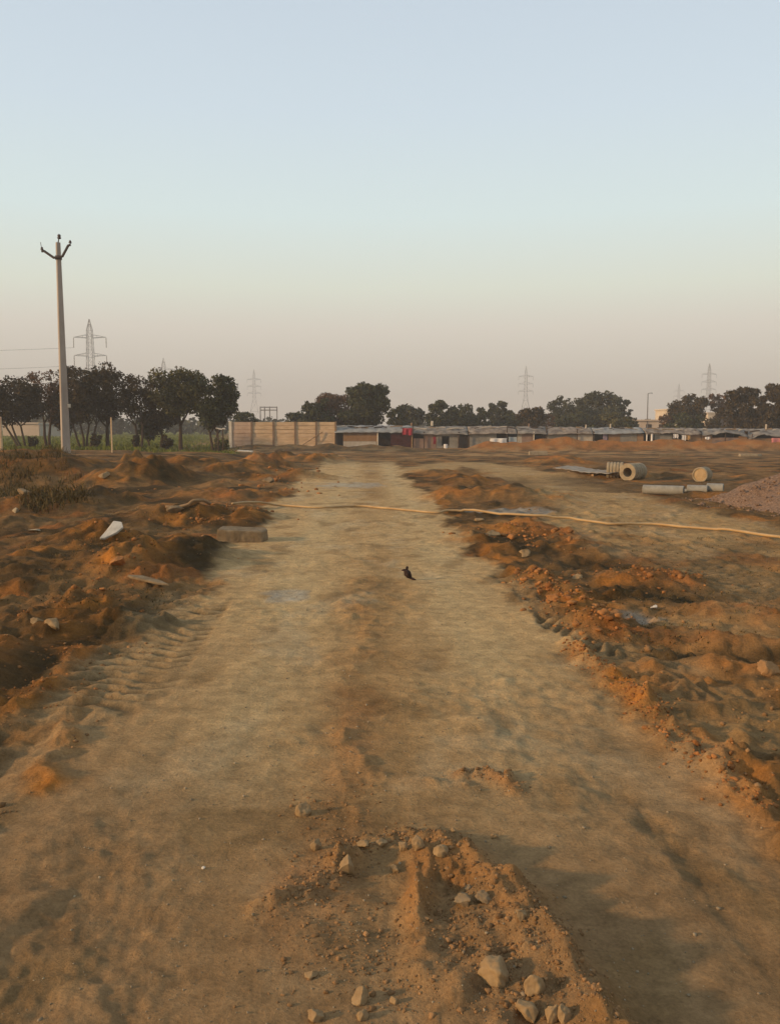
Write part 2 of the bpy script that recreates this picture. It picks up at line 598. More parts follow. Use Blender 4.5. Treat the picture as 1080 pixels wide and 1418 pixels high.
M['panelred'] = soilish('stained_precast', (0.42, 0.26, 0.16), (0.60, 0.42, 0.28), 1.2, bump=0.3, bscale=14, dist=0.01)
M['postc'] = soilish('precast_post', (0.17, 0.11, 0.065), (0.27, 0.18, 0.11), 3, bump=0.3)
M['postpale'] = soilish('pale_precast_post', (0.60, 0.50, 0.36), (0.75, 0.63, 0.47), 3, bump=0.3)
M['tarp'] = soilish('weathered_tarpaulin', (0.07, 0.055, 0.042), (0.32, 0.27, 0.205), 1.6, rough=0.7, bump=0.5, bscale=2.4, dist=0.12, spec=0.2, stretch=(1, 1.5, 1.5))
M['tarpblue'] = soilish('grey_blue_tin', (0.14, 0.13, 0.115), (0.34, 0.32, 0.27), 1.2, rough=0.65, bump=0.4, bscale=2.0, dist=0.1, spec=0.2)
M['tarpwarm'] = soilish('dusty_tarpaulin', (0.08, 0.055, 0.04), (0.34, 0.27, 0.195), 1.8, rough=0.8, bump=0.5, bscale=2.6, dist=0.12, spec=0.15)
M['hutbrown'] = soilish('brown_board', (0.22, 0.12, 0.055), (0.33, 0.19, 0.09), 1.5, bump=0.2)
M['hutred'] = soilish('reddish_mud_wall', (0.20, 0.12, 0.085), (0.33, 0.22, 0.15), 1.8, bump=0.3)
M['hutgrey'] = soilish('grey_sacking', (0.17, 0.145, 0.11), (0.31, 0.27, 0.21), 1.8, bump=0.3)
M['hutpale'] = soilish('pale_board', (0.36, 0.29, 0.21), (0.52, 0.44, 0.33), 1.8, bump=0.2)
M['hutdark'] = soilish('dark_sheet_and_shade', (0.020, 0.014, 0.011), (0.05, 0.032, 0.022), 1.5, bump=0.2)  # dark rags and boards; also painted shade for the hut openings
M['hutmaroon'] = soilish('dark_maroon_cloth', (0.035, 0.010, 0.010), (0.075, 0.022, 0.02), 2, bump=0.3)
M['redcloth'] = soilish('red_cloth', (0.24, 0.022, 0.032), (0.38, 0.05, 0.065), 4, bump=0.4)
M['pinkcloth'] = soilish('pink_cloth', (0.50, 0.14, 0.14), (0.62, 0.26, 0.22), 3, bump=0.4)
M['whitecloth'] = soilish('white_cloth', (0.60, 0.53, 0.46), (0.80, 0.74, 0.66), 3, bump=0.4)
M['purplecloth'] = soilish('mauve_cloth', (0.20, 0.15, 0.18), (0.32, 0.25, 0.29), 3, bump=0.4)
M['bluecloth'] = soilish('pale_blue_sheet', (0.30, 0.33, 0.32), (0.44, 0.47, 0.46), 3, bump=0.4)
M['orangecloth'] = soilish('orange_cloth', (0.42, 0.22, 0.07), (0.56, 0.34, 0.14), 3, bump=0.4)
M['bucket'] = soilish('white_plastic', (0.62, 0.58, 0.52), (0.75, 0.71, 0.66), 6, rough=0.5, bump=0, spec=0.3)
M['bark'] = soilish('bark', (0.045, 0.028, 0.018), (0.09, 0.058, 0.036), 5, bump=0.6, bscale=20, stretch=(1, 1, 0.3))
M['steel'] = soilish('tower_steel', (0.10, 0.085, 0.08), (0.16, 0.14, 0.13), 1, rough=0.6, bump=0, spec=0.3)
M['gravel'] = soilish('gravel_heap', (0.13, 0.075, 0.045), (0.30, 0.19, 0.118), 22, bump=1.0, bscale=30, dist=0.04)
M['farwall'] = soilish('far_plaster', (0.46, 0.33, 0.22), (0.58, 0.44, 0.31), 0.5, bump=0)
M['farpale'] = soilish('far_pale_plaster', (0.44, 0.35, 0.25), (0.56, 0.46, 0.33), 0.5, bump=0)
M['farblue'] = soilish('far_blue_sheet', (0.13, 0.15, 0.15), (0.20, 0.22, 0.21), 0.6, bump=0)
M['scrap'] = soilish('dark_scrap', (0.020, 0.012, 0.009), (0.055, 0.033, 0.026), 30, rough=0.85, bump=0.5, bscale=60, dist=0.01)
M['drygrass'] = leaf_material('dry_grass', (0.055, 0.042, 0.014), (0.17, 0.105, 0.035))
M['greengrass'] = leaf_material('green_crop', (0.085, 0.095, 0.010), (0.16, 0.16, 0.022))
LEAF = {
    'brown': leaf_material('brown_green_leaves', (0.024, 0.015, 0.006), (0.075, 0.050, 0.018)),
    'olive': leaf_material('olive_leaves', (0.032, 0.028, 0.009), (0.12, 0.10, 0.030)),
    'green': leaf_material('dark_green_leaves', (0.018, 0.021, 0.008), (0.070, 0.070, 0.024)),
    'rust': leaf_material('rusty_leaves', (0.055, 0.028, 0.014), (0.14, 0.072, 0.030)),
    'grey': leaf_material('grey_green_leaves', (0.028, 0.030, 0.015), (0.080, 0.078, 0.040)),
}

# ------------------------------------------------------------------ the ground sheet
def lerp3(a, b, t):
    return a * (1 - t)[:, None] + np.array(b)[None, :] * t[:, None]


def build_ground():
    NF, NB = 860, 90
    front = np.linspace(R(-37), R(37), NF)
    back = np.linspace(R(37), R(360 - 37), NB + 2)[1:-1]
    ang = np.concatenate([front, back])
    na = len(ang)
    r = np.concatenate([[0.35, 0.6, 0.8], np.geomspace(0.95, 12, 560), np.geomspace(12, 100, 460)[1:], np.geomspace(100, 3600, 70)[1:]])
    nr = len(r)
    A, RR = np.meshgrid(ang, r)
    x = (RR * np.sin(A)).ravel()
    y = (RR * np.cos(A)).ravel()
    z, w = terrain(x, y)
    farf = sm(250, 900, RR.ravel())
    z = z * (1 - farf) - 0.4 * farf
    # what the soil is made of
    n0 = pn(x / 5.5, y / 5.5, 201)
    n1 = pn(x / 1.6, y / 2.2, 202)
    n2 = pn(x / 0.55, y / 0.8, 203)
    n3 = pn(x / 0.2, y / 0.25, 204)
    nn = np.clip(0.36 + 0.45 * n0 + 0.40 * n1 + 0.30 * n2 + 0.20 * n3, 0, 1)
    tan = np.array([0.300, 0.160, 0.058])
    c = np.tile(np.array([0.115, 0.064, 0.024]), (len(x), 1))
    c = lerp3(c, tan, nn)
    # the packed track: pale grey dust in the middle distance, browner near the camera
    pale = sm(2.6, 7.0, y + 0.9 * n1 + 0.8 * n0)
    band = np.exp(-((np.abs(w['u']) - 0.78) / 0.34) ** 2) * np.clip(0.7 + 0.6 * n1, 0, 1)
    rc = np.tile(np.array([0.290, 0.170, 0.074]), (len(x), 1))
    rc = lerp3(rc, (0.475, 0.302, 0.130), pale)
    rc = lerp3(rc, (0.510, 0.368, 0.178), 0.55 * band * pale)
    rs_only = np.clip(w['rs'] - w['road'], 0, 1) * sm(0.9, 0.3, w['road'])
    rc = lerp3(rc, (0.420, 0.262, 0.108), rs_only)
    mid = np.exp(-((w['u'] - 0.05) / 0.42) ** 2) * np.clip(0.55 + 0.9 * n1 + 0.5 * n2, 0, 1)
    rc = lerp3(rc, (0.315, 0.182, 0.070), 0.9 * mid * (0.45 + 0.55 * pale))
    blot = sm(0.15, 0.6, pn(x / 0.7, y / 1.3, 205) + 0.4 * n3)
    rc = lerp3(rc, (0.43, 0.33, 0.19), 0.35 * blot * (0.3 + 0.7 * pale))
    blot2 = sm(0.25, 0.65, pn(x / 0.45, y / 0.7, 206) + 0.35 * n3)
    rc = lerp3(rc, (0.20, 0.118, 0.046), 0.55 * blot2)
    lum = np.maximum(w['road'], 0.85 * w['rs'] * (0.42 + 0.58 * sm(9, 15, y)))
    c = c * (1 - lum)[:, None] + rc * lum[:, None]
    # far flat ground
    fr = sm(40, 55, y) * (1 - w['fld'])
    c = lerp3(c, (0.36, 0.205, 0.080), 0.75 * fr * sm(-0.3, 0.4, n0 + 0.5 * n1))
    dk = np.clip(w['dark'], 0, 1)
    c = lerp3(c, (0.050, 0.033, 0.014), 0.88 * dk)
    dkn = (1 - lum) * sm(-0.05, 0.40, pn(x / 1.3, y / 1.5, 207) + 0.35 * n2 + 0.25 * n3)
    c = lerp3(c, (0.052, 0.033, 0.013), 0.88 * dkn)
    c = lerp3(c, (0.120, 0.070, 0.028), 0.75 * w['yard'] * np.clip(0.8 + 0.7 * n1, 0, 1))
    # fresh red soil
    on = (1 - lum) * (0.75 + 0.25 * sm(20, 12, y)) * sm(0.18, 0.55, pn(x / 0.9, y / 1.1, 208) + 0.35 * n2 + 0.25 * n3) * 0.75
    org = np.clip(np.maximum(w['orange'] * (0.55 + 0.9 * n2 + 0.6 * n3 + 0.4 * n1), on), 0, 1)
    oc = np.tile(np.array([0.36, 0.140, 0.028]), (len(x), 1))
    oc = lerp3(oc, (0.265, 0.100, 0.028), sm(-0.2, 0.5, n1))
    c = c * (1 - org)[:, None] + oc * org[:, None]
    c = lerp3(c, (0.30, 0.112, 0.026), 0.92 * np.clip(w['bl'] * 1.5, 0, 1) * (0.85 + 0.5 * n2))
    # tyre prints keep a grey dust
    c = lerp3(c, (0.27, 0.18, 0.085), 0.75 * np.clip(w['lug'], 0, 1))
    c = lerp3(c, (0.085, 0.052, 0.022), 0.7 * np.clip(w['groove'], 0, 1))  # grooves: darker soil, with the shade of the recesses painted in
    # spilt cement
    for px, py, rx, ry in ((880, 856, 0.22, 0.26), (710, 708, 0.85, 0.55), (385, 826, 0.30, 0.35), (487, 672, 0.9, 1.3)):
        bx, by = gp0(px, py)
        g = sm(1.3, 0.5, ((x - bx) / rx) ** 2 + ((y - by) / ry) ** 2 + 1.3 * n2 + 0.8 * n3)
        c = lerp3(c, (0.33, 0.31, 0.25), 0.7 * g * (0.75 + 0.4 * n3))
    # crop field on the left
    c = lerp3(c, (0.125, 0.125, 0.014), 0.95 * w['fld'] * sm(56, 64, y + 2 * n1))
    c = lerp3(c, (0.12, 0.095, 0.05), sm(300, 600, RR.ravel()))
    c = np.clip(c * (1 + 0.10 * n3)[:, None], 0.01, 0.7)
    idx = np.arange(nr * na).reshape(nr, na)
    nx = np.roll(idx, -1, axis=1)
    q = np.stack([idx[:-1], idx[1:], nx[1:], nx[:-1]], -1).reshape(-1, 4)
    # fill the hole under the camera
    V = np.stack([x, y, z], -1)
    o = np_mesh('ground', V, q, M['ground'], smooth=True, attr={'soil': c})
    me = o.data
    return tag(o, 'bare red and tan earth with a pale packed track running to the huts', None, None, 'structure')


build_ground()

# ------------------------------------------------------------------ loose soil, pebbles, grass (nobody could count them)
def ico(sub):
    import bmesh
    bm = bmesh.new()
    bmesh.ops.create_icosphere(bm, subdivisions=sub, radius=1.0)
    V = np.array([v.co[:] for v in bm.verts])
    Fq = np.array([[v.index for v in f.verts] for f in bm.faces])
    bm.free()
    return V, Fq


def lumps(name, pts, sizes, mat, sub=2, ang=0.5, sink=0.25, flat=0.75, label=None, kind='stuff'):
    V0, F0 = ico(sub)
    n = len(pts)
    nv = len(V0)
    out = np.zeros((n, nv, 3))
    for i in range(n):
        th, ph = RNG.random(2) * 6.28
        q = V0.copy()
        d = 1 + ang * (0.45 * np.sin(2.1 * q[:, 0] + th) * np.cos(1.7 * q[:, 1] + ph) + 0.35 * np.sin(4.3 * q[:, 1] + 2 * th + q[:, 2] * 2.9))
        for k in range(4):      # chipped faces
            nrm = RNG.normal(size=3)
            nrm /= np.linalg.norm(nrm)
            s = q @ nrm
            lim = 0.62 + 0.25 * RNG.random()
            q = q - np.outer(np.clip(s - lim, 0, None), nrm) * 0.9
        q = q * d[:, None]
        q *= (1 + 0.3 * RNG.normal(size=3) * 0.6) * np.array([1, 1, flat])
        c, s = math.cos(th), math.sin(th)
        q = np.stack([q[:, 0] * c - q[:, 1] * s, q[:, 0] * s + q[:, 1] * c, q[:, 2]], -1)
        out[i] = q * sizes[i] + pts[i] + np.array([0, 0, sizes[i] * (flat - sink - 0.3)])
    Fq = (F0[None] + (np.arange(n) * nv)[:, None, None]).reshape(-1, 3)
    o = np_mesh(name, out.reshape(-1, 3), Fq, mat, smooth=False)
    return tag(o, label, None, None, kind)


def along(pts, n, spread):
    """random world points along a polyline given in photo pixels"""
    P = P2(pts)
    seg = np.linalg.norm(np.diff(P, axis=0), axis=1)
    cum = np.concatenate([[0], np.cumsum(seg)])
    s = RNG.random(n) * cum[-1]
    i = np.clip(np.searchsorted(cum, s) - 1, 0, len(seg) - 1)
    t = (s - cum[i]) / seg[i]
    q = P[i] + (P[i + 1] - P[i]) * t[:, None]
    return q + RNG.normal(size=(n, 2)) * spread


def power(n, lo, hi, a=2.6):
    u = RNG.random(n)
    return (lo ** (1 - a) + u * (hi ** (1 - a) - lo ** (1 - a))) ** (1 / (1 - a))


def drop(q):
    z = terrain(q[:, 0], q[:, 1], False)
    return np.column_stack([q, z])


q = np.concatenate([along([(742, 798), (775, 822), (815, 858), (842, 885)], 420, 0.16),
                    along([(790, 893), (828, 928), (885, 972), (925, 1022), (985, 1072), (1080, 1140)], 620, 0.07),
                    along([(690, 735), (735, 745), (760, 760)], 160, 0.35),
                    along([(850, 790), (940, 815)], 120, 0.3)])
lumps('red_soil_clods', drop(q), np.concatenate([power(420, 0.009, 0.040), power(620, 0.004, 0.018), power(160, 0.010, 0.05), power(120, 0.008, 0.035)]), M['redclod'],
      label='crumbled red soil clods along the right edge of the track')
q = np.concatenate([along([(604, 1192), (655, 1212), (712, 1255), (762, 1325), (818, 1410), (850, 1470)], 1100, 0.06),
                    along([(600, 1250), (680, 1330), (720, 1420)], 1000, 0.10),
                    along([(380, 1262), (440, 1232), (500, 1180), (560, 1163), (625, 1172)], 700, 0.05),
                    along([(470, 1090), (450, 1180), (440, 1290), (430, 1370)], 500, 0.11),
                    along([(500, 1290), (540, 1360), (545, 1418)], 320, 0.09),
                    along([(640, 1075), (690, 1078), (715, 1095)], 160, 0.035)])
lumps('soil_clods', drop(q), power(len(q), 0.002, 0.011, 2.8), M['clod'], label='small brown soil crumbs on the rubble ridge in the middle of the track')
# left bank clods
q = np.concatenate([along([(60, 870), (120, 845), (165, 790), (150, 760)], 300, 0.25), along([(100, 900), (60, 980)], 160, 0.15),
                    along([(250, 725), (345, 715)], 160, 0.4), along([(20, 700), (120, 690)], 80, 0.6), along([(330, 690), (420, 645)], 120, 0.9)])
lumps('left_soil_clods'.replace('left_', 'rusty_'), drop(q), np.concatenate([power(300, 0.006, 0.032), power(160, 0.004, 0.016), power(160, 0.010, 0.05), power(80, 0.012, 0.05), power(120, 0.02, 0.09)]),
      M['redclod'], label='rust coloured clods strewn over the left bank')
# broken lumps over all the dug ground near the track
yy = np.exp(RNG.random(2600) * math.log(7)) * 3.4   # metres ahead
xx = xc(yy) + np.where(RNG.random(2600) < 0.5, -1, 1) * (1.55 + np.abs(RNG.normal(size=2600)) * 0.16 * yy)
q = np.column_stack([xx, yy])
keep = pn(q[:, 0] / 0.6, q[:, 1] / 0.7, 77) > 0.10
q = q[keep]
lumps('scattered_soil_clods', drop(q), power(len(q), 0.004, 0.032, 2.8), M['clod'], sub=1, label='brown clods scattered over the dug ground on both sides')
# pebbles over the track
n = 3600
yy = np.exp(RNG.random(n) * math.log(11)) * 1.9
q = np.column_stack([xc(yy) + RNG.normal(size=n) * 0.75, yy])
lumps('pebbles', drop(q), power(n, 0.002, 0.009, 3.0), M['pebble'], sub=1, label='fine pebbles scattered over the packed track')


def blades(name, q, hts, mat, label, lean=0.35, wid=0.012):
    n = len(q)
    z = terrain(q[:, 0], q[:, 1], False)
    a = RNG.random(n) * 6.28
    ln = RNG.normal(size=(n, 2)) * lean
    wd = wid * (0.6 + 0.8 * RNG.random(n))
    base = np.column_stack([q, z - 0.01])
    dx = np.column_stack([np.cos(a) * wd, np.sin(a) * wd, np.zeros(n)])
    midp = base + np.column_stack([ln[:, 0] * hts * 0.35, ln[:, 1] * hts * 0.35, hts * 0.6])
    tip = base + np.column_stack([ln[:, 0] * hts, ln[:, 1] * hts, hts * (0.95 - 0.2 * RNG.random(n))])
    V = np.stack([base - dx, base + dx, midp + dx * 0.7, midp - dx * 0.7, tip + dx * 0.08, tip - dx * 0.08], 1).reshape(-1, 3)
    k = (np.arange(n) * 6)[:, None]
    Fq = np.concatenate([k + np.array([[0, 1, 2, 3]]), k + np.array([[3, 2, 4, 5]])])
    return tag(np_mesh(name, V, Fq, mat), label, None, None, 'stuff')


def clump_points(centres, per, spread):
    c = np.repeat(np.array(centres), per, axis=0)
    return c + RNG.normal(size=c.shape) * spread


cs = []
for k in range(900):        # tall dry grass round the pole
    px = random.uniform(-120, 118)
    py = random.uniform(634, 684)
    p_ = gp0(px, py, 0.45)
    if float(pn(np.array([p_[0] / 1.3]), np.array([p_[1] / 1.6]), 88)[0]) > -0.05 + 0.3 * max(0, (px - 60) / 60):
        cs.append(p_)
q = clump_points(cs, 22, 0.15)
blades('dry_grass', q, 0.07 + 0.22 * RNG.random(len(q)) ** 1.6, M['drygrass'], 'tall dry brown grass on the bank round the pole', wid=0.009, lean=0.6)
cs = []
for k in range(260):
    if k % 3:
        px, py = random.uniform(0, 250), random.uniform(690, 850)
    else:
        px, py = random.uniform(850, 1080), random.uniform(745, 900)
    cs.append(gp0(px, py))
q = clump_points(cs, 16, 0.10)
blades('sparse_weeds', q, 0.012 + 0.03 * RNG.random(len(q)), M['drygrass'], 'low withered weeds on the rough earth beside the track', wid=0.006, lean=0.7)
cs = []
for k in range(2600):
    Y = 58 + 110 * random.random() ** 1.6
    x_ = random.uniform(-0.47, -0.185) * Y
    cs.append((x_, Y))
q = clump_points(cs, 5, 0.5)
blades('crop_field_grass', q, 0.12 + 0.2 * RNG.random(len(q)), M['greengrass'], 'low green crop in the field behind the left trees', wid=0.05)

# ------------------------------------------------------------------ stones, each its own thing
def stone(name, px, py, w, h, mat, label, group='loose stones on the track', cat='stone', seed=0, depth=None, sharp=False, rz=None, sink=0.3, tilt=(0, 0)):
    rr = np.random.default_rng(seed + 100)
    p = gpt(px, py)
    V0, F0 = ico(4)
    q_ = V0.copy()
    for k in range(9 if sharp else 6):
        nrm = rr.normal(size=3)
        nrm /= np.linalg.norm(nrm)
        s = q_ @ nrm
        lim = (0.40 if sharp else 0.52) + 0.28 * rr.random()
        q_ = q_ - np.outer(np.clip(s - lim, 0, None), nrm) * 0.95
    q_ = q_ @ np.linalg.qr(rr.normal(size=(3, 3)))[0]
    a = pn(q_[:, 0] * 2.2 + seed, q_[:, 1] * 2.2 + q_[:, 2] * 1.7, 3)
    a2 = pn(q_[:, 0] * 6 + seed, q_[:, 1] * 6 + q_[:, 2] * 5, 4)
    q_ = q_ * (1 + 0.14 * a + 0.07 * a2)[:, None]
    ext = q_.max(0) - q_.min(0)
    q_ = (q_ - (q_.max(0) + q_.min(0)) / 2) / ext
    q_ *= np.array([w, depth or w * 0.8, h])
    o = np_mesh(name, q_, F0, mat, smooth=True)
    o.location = (p.x, p.y, p.z + h * (0.5 - sink))
    o.rotation_euler = (tilt[0], tilt[1], rr.random() * 1.2 - 0.6 if rz is None else rz)
    return tag(o, label, cat, group)


S = M['stone']
ST = [
    (420, 1128, 0.062, 0.062, S, 'lone rounded tan stone at the upper left of the rubble'),
    (438, 1176, 0.040, 0.045, S, 'small tan stone just below the lone rounded stone'),
    (479, 1208, 0.056, 0.070, S, 'pointed pyramid shaped tan stone on the near track'),
    (579, 1176, 0.046, 0.058, S, 'upright grey tan stone at the head of the rubble row'),
    (610, 1183, 0.052, 0.042, S, 'squat orange tan stone at the top of the ridge'),
    (547, 1208, 0.028, 0.036, S, 'small upright stone between the pyramid stone and the ridge'),
    (563, 1164, 0.024, 0.022, S, 'little stone behind the rubble row'),
    (628, 1152, 0.020, 0.020, S, 'tiny pale stone above the hole in the ridge'),
    (641, 1250, 0.058, 0.034, M['greystone'], 'pale flat stone lying on the lip of the hole'),
    (669, 1246, 0.052, 0.036, M['greystone'], 'pale tilted stone right of the flat stone at the hole'),
    (648, 1232, 0.026, 0.022, M['greystone'], 'small pale stone down inside the hole'),
    (721, 1270, 0.032, 0.032, S, 'brown stone on the crest of the rubble ridge'),
    (683, 1356, 0.080, 0.075, S, 'largest pale rounded stone low on the rubble ridge'),
    (740, 1372, 0.056, 0.062, S, 'rounded tan stone beside the largest pale stone'),
    (729, 1410, 0.058, 0.052, S, 'tan stone at the photo edge below the largest pale stone'),
    (765, 1412, 0.034, 0.050, S, 'narrow upright orange stone at the lower photo edge'),
    (781, 1414, 0.034, 0.052, S, 'rightmost narrow upright stone at the lower photo edge'),
    (499, 1388, 0.046, 0.048, S, 'grey tan stone low in the track left of the ridge'),
    (502, 1410, 0.030, 0.030, S, 'small stone just below the grey tan stone'),
    (431, 1352, 0.036, 0.022, S, 'flat brown stone sunk in the track'),
    (438, 1411, 0.040, 0.034, S, 'dull stone at the lower photo edge left of centre'),
    (546, 1388, 0.022, 0.022, S, 'small round pale pebble left of the largest stone'),
    (282, 1203, 0.014, 0.010, M['whitestone'], 'tiny white chip on the bare left side of the track'),
    (685, 1160, 0.028, 0.022, S, 'small stone right of the ridge top'),
    (502, 1172, 0.044, 0.026, S, 'crumbly low stone in the rubble row by the pyramid stone'),
    (527, 1170, 0.046, 0.030, S, 'crumbly stone in the middle of the rubble row'),
    (558, 1178, 0.030, 0.040, S, 'angular stone leaning against the upright grey stone'),
]
for i, (px, py, w, h, mat, lab) in enumerate(ST):
    stone('stone', px, py, w * 1.15, h * 1.2, mat, lab, seed=i, sink=0.25, sharp=(i % 3 == 2))

B = 'boulders and chunks on the rough ground'
CH = [
    ('boulder', 728, 766, 0.22, 0.10, M['stone'], 'tan boulder at the road edge below the red mound'),
    ('boulder', 680, 742, 0.26, 0.13, M['stone'], 'pale orange boulder left of the red mound'),
    ('boulder', 663, 722, 0.16, 0.08, M['stone'], 'small boulder under the hose beside the track'),
    ('boulder', 1062, 926, 0.16, 0.11, M['clod'], 'round orange boulder by the right photo edge'),
    ('boulder', 765, 830, 0.13, 0.09, M['redclod'], 'largest lit clod on the red clod pile'),
    ('boulder', 800, 800, 0.12, 0.08, M['stone'], 'tan chunk above the red clod pile'),
    ('boulder', 372, 668, 0.36, 0.24, M['greystone'], 'round grey boulder between the heaps left of the track'),
    ('boulder', 161, 783, 0.17, 0.13, M['redclod'], 'squarish orange clod below the white slab'),
    ('boulder', 76, 866, 0.12, 0.10, M['stone'], 'tan chunk on the left bank'),
    ('boulder', 52, 860, 0.10, 0.06, M['stone'], 'flat tan chunk beside the chunk on the left bank'),
    ('boulder', 22, 708, 0.15, 0.11, M['hume'], 'pale pointed chunk in front of the grassy bank'),
    ('boulder', 34, 684, 0.36, 0.14, M['greystone'], 'flat grey chunk in the grass left of the pole'),
    ('boulder', 50, 735, 0.20, 0.035, M['hume'], 'thin pale flake lying on the dark left ground'),
    ('boulder', 905, 842, 0.07, 0.05, M['whitestone'], 'tiny pale chunk near the spilt cement'),
    ('boulder', 1033, 678, 0.30, 0.20, M['whitestone'], 'white chunk at the foot of the gravel heap'),
    ('boulder', 244, 708, 0.30, 0.16, M['greystone'], 'dark chunk behind the thin stick'),
    ('boulder', 145, 660, 0.30, 0.20, M['stone'], 'pale chunk on the flank of the tall spoil heap'),
]
for i, (nm, px, py, w, h, mat, lab) in enumerate(CH):
    stone(nm, px, py, w, h, mat, lab, B, 'rock', seed=40 + i, sharp=True, sink=0.5 if px > 1000 or w < 0.14 else 0.35)


def slab(name, px, py, outline, th, mat, label, cat, tilt=(0, 0), rz=0, group=None, lift=0.0):
    """a flat slab of real thickness from a plan outline in metres"""
    p = gpt(px, py, lift)
    mb = MB()
    n_ = len(outline)
    jit = random.Random(int(px * 7 + py))
    top = [(x + jit.uniform(-1, 1) * 0.006, y, th / 2 + jit.uniform(-1, 1) * 0.004) for x, y in outline]
    bot = [(x * 1.02, y * 1.02, -th / 2) for x, y in outline]
    mb.add(top + bot, [tuple(range(n_)), tuple(reversed(range(n_, 2 * n_)))] + [(i, n_ + i, n_ + (i + 1) % n_, (i + 1) % n_) for i in range(n_)])
    o = mb.build(name, mat)
    bv = o.modifiers.new('bevel', 'BEVEL')
    bv.width = min(0.010, th * 0.1)
    bv.segments = 1
    tr = o.modifiers.new('dense', 'REMESH')
    tr.mode = 'VOXEL'
    tr.voxel_size = max(0.010, th * 0.07)
    tx = bpy.data.textures.get('chips') or bpy.data.textures.new('chips', 'CLOUDS')
    tx.noise_scale = 0.16
    tx.noise_depth = 4
    dp = o.modifiers.new('chips', 'DISPLACE')
    dp.texture = tx
    dp.texture_coords = 'GLOBAL'
    dp.strength = min(0.022, th * 0.14)
    dp.mid_level = 0.55
    o.location = p
    o.rotation_euler = (tilt[0], tilt[1], rz)
    return tag(o, label, cat, group)


slab('white_slab', 157, 745, [(-0.13, -0.16), (-0.06, -0.15), (0.06, -0.04), (0.12, 0.06), (0.08, 0.14), (-0.02, 0.15), (-0.06, 0.03)], 0.04, M['whitestone'],
     'bright white kite shaped slab on the orange left mound', 'slab', tilt=(0.75, 0.1), rz=0.05, lift=0.10)
slab('concrete_block', 336, 748, [(-0.34, -0.19), (-0.2, -0.22), (0.30, -0.20), (0.36, 0.05), (0.30, 0.22), (-0.32, 0.20)], 0.24, M['greystone'],
     'weathered concrete block lying at the left edge of the track', 'block', tilt=(0.03, 0.05), rz=0.06, lift=0.05)
slab('pale_board', 208, 808, [(-0.26, 0.10), (-0.10, 0.10), (0.12, -0.02), (0.22, -0.12), (0.10, -0.10), (-0.2, 0.04)], 0.025, M['greystone'],
     'narrow grey board sunk in the orange left mound', 'board', tilt=(0.15, 0.05), lift=0.03)
slab('concrete_block', 745, 630, [(-0.62, -0.2), (0.55, -0.22), (0.60, 0.2), (-0.6, 0.2)], 0.26, M['hume'], 'pale rectangular concrete block before the red bank', 'block', rz=0.05, lift=0.10)
slab('concrete_block', 1037, 632, [(-0.62, -0.2), (0.45, -0.22), (0.75, 0.0), (0.60, 0.2), (-0.6, 0.2)], 0.16, M['hume'], 'thin pale concrete block by the right photo edge', 'block', rz=-0.03, lift=0.08)
slab('concrete_block', 930, 632, [(-0.85, -0.2), (0.75, -0.22), (0.80, 0.2), (-0.7, 0.2)], 0.18, M['greystone'], 'dull brown concrete block before the red bank behind the pipes', 'block', rz=0.02, lift=0.08)
slab('pale_board', 339, 632, [(-0.35, -0.1), (0.35, -0.12), (0.4, 0.08), (-0.3, 0.12)], 0.05, M['whitestone'], 'pale sheet scrap on the heap before the wall', 'board', tilt=(0.1, 0.05), lift=0.25)


def rod(name, pxs, rad, mat, label, cat, lift=0.02, sag=True, n=10, sub=10):
    pts = [gpt(px, py) for px, py in pxs]
    out = []
    for i in range(len(pts) - 1):
        a, b = pts[i], pts[i + 1]
        a0 = pts[max(i - 1, 0)]
        b1 = pts[min(i + 2, len(pts) - 1)]
        for k in range(sub):
            t = k / sub
            v = 0.5 * ((2 * a) + (b - a0) * t + (2 * a0 - 5 * a + 4 * b - b1) * t * t + (3 * a - a0 - 3 * b + b1) * t ** 3)
            out.append(v)
    out.append(pts[-1])
    hz = terrain(np.array([v.x for v in out]), np.array([v.y for v in out]), False)
    w_ = 4
    hs = [float(np.max(hz[max(0, i - 2):i + 3]) * 0.85 + 0.15 * np.mean(hz[max(0, i - w_):i + w_ + 1])) for i in range(len(hz))]
    for v, h_ in zip(out, hs):
        v.z = h_ + rad + lift * 0.4
    mb = MB()
    mb.tube(out, rad, n)
    return tag(mb.build(name, mat, smooth=True), label, cat)


rod('hose', [(322, 699), (380, 702), (440, 705), (500, 703), (545, 707), (600, 712), (622, 709), (655, 709), (700, 717), (740, 716), (790, 722), (840, 728), (900, 728), (945, 732),
             (1000, 737), (1060, 744), (1110, 751), (1180, 760), (1300, 768)], 0.022, M['hose'], 'long yellowish hose lying across the track and the rough ground', 'hose', sub=6)
rod('stick', [(230, 705), (262, 704), (292, 703)], 0.028, M['timber'], 'thin pale stick on the left ground in line with the hose', 'stick', lift=0.05)


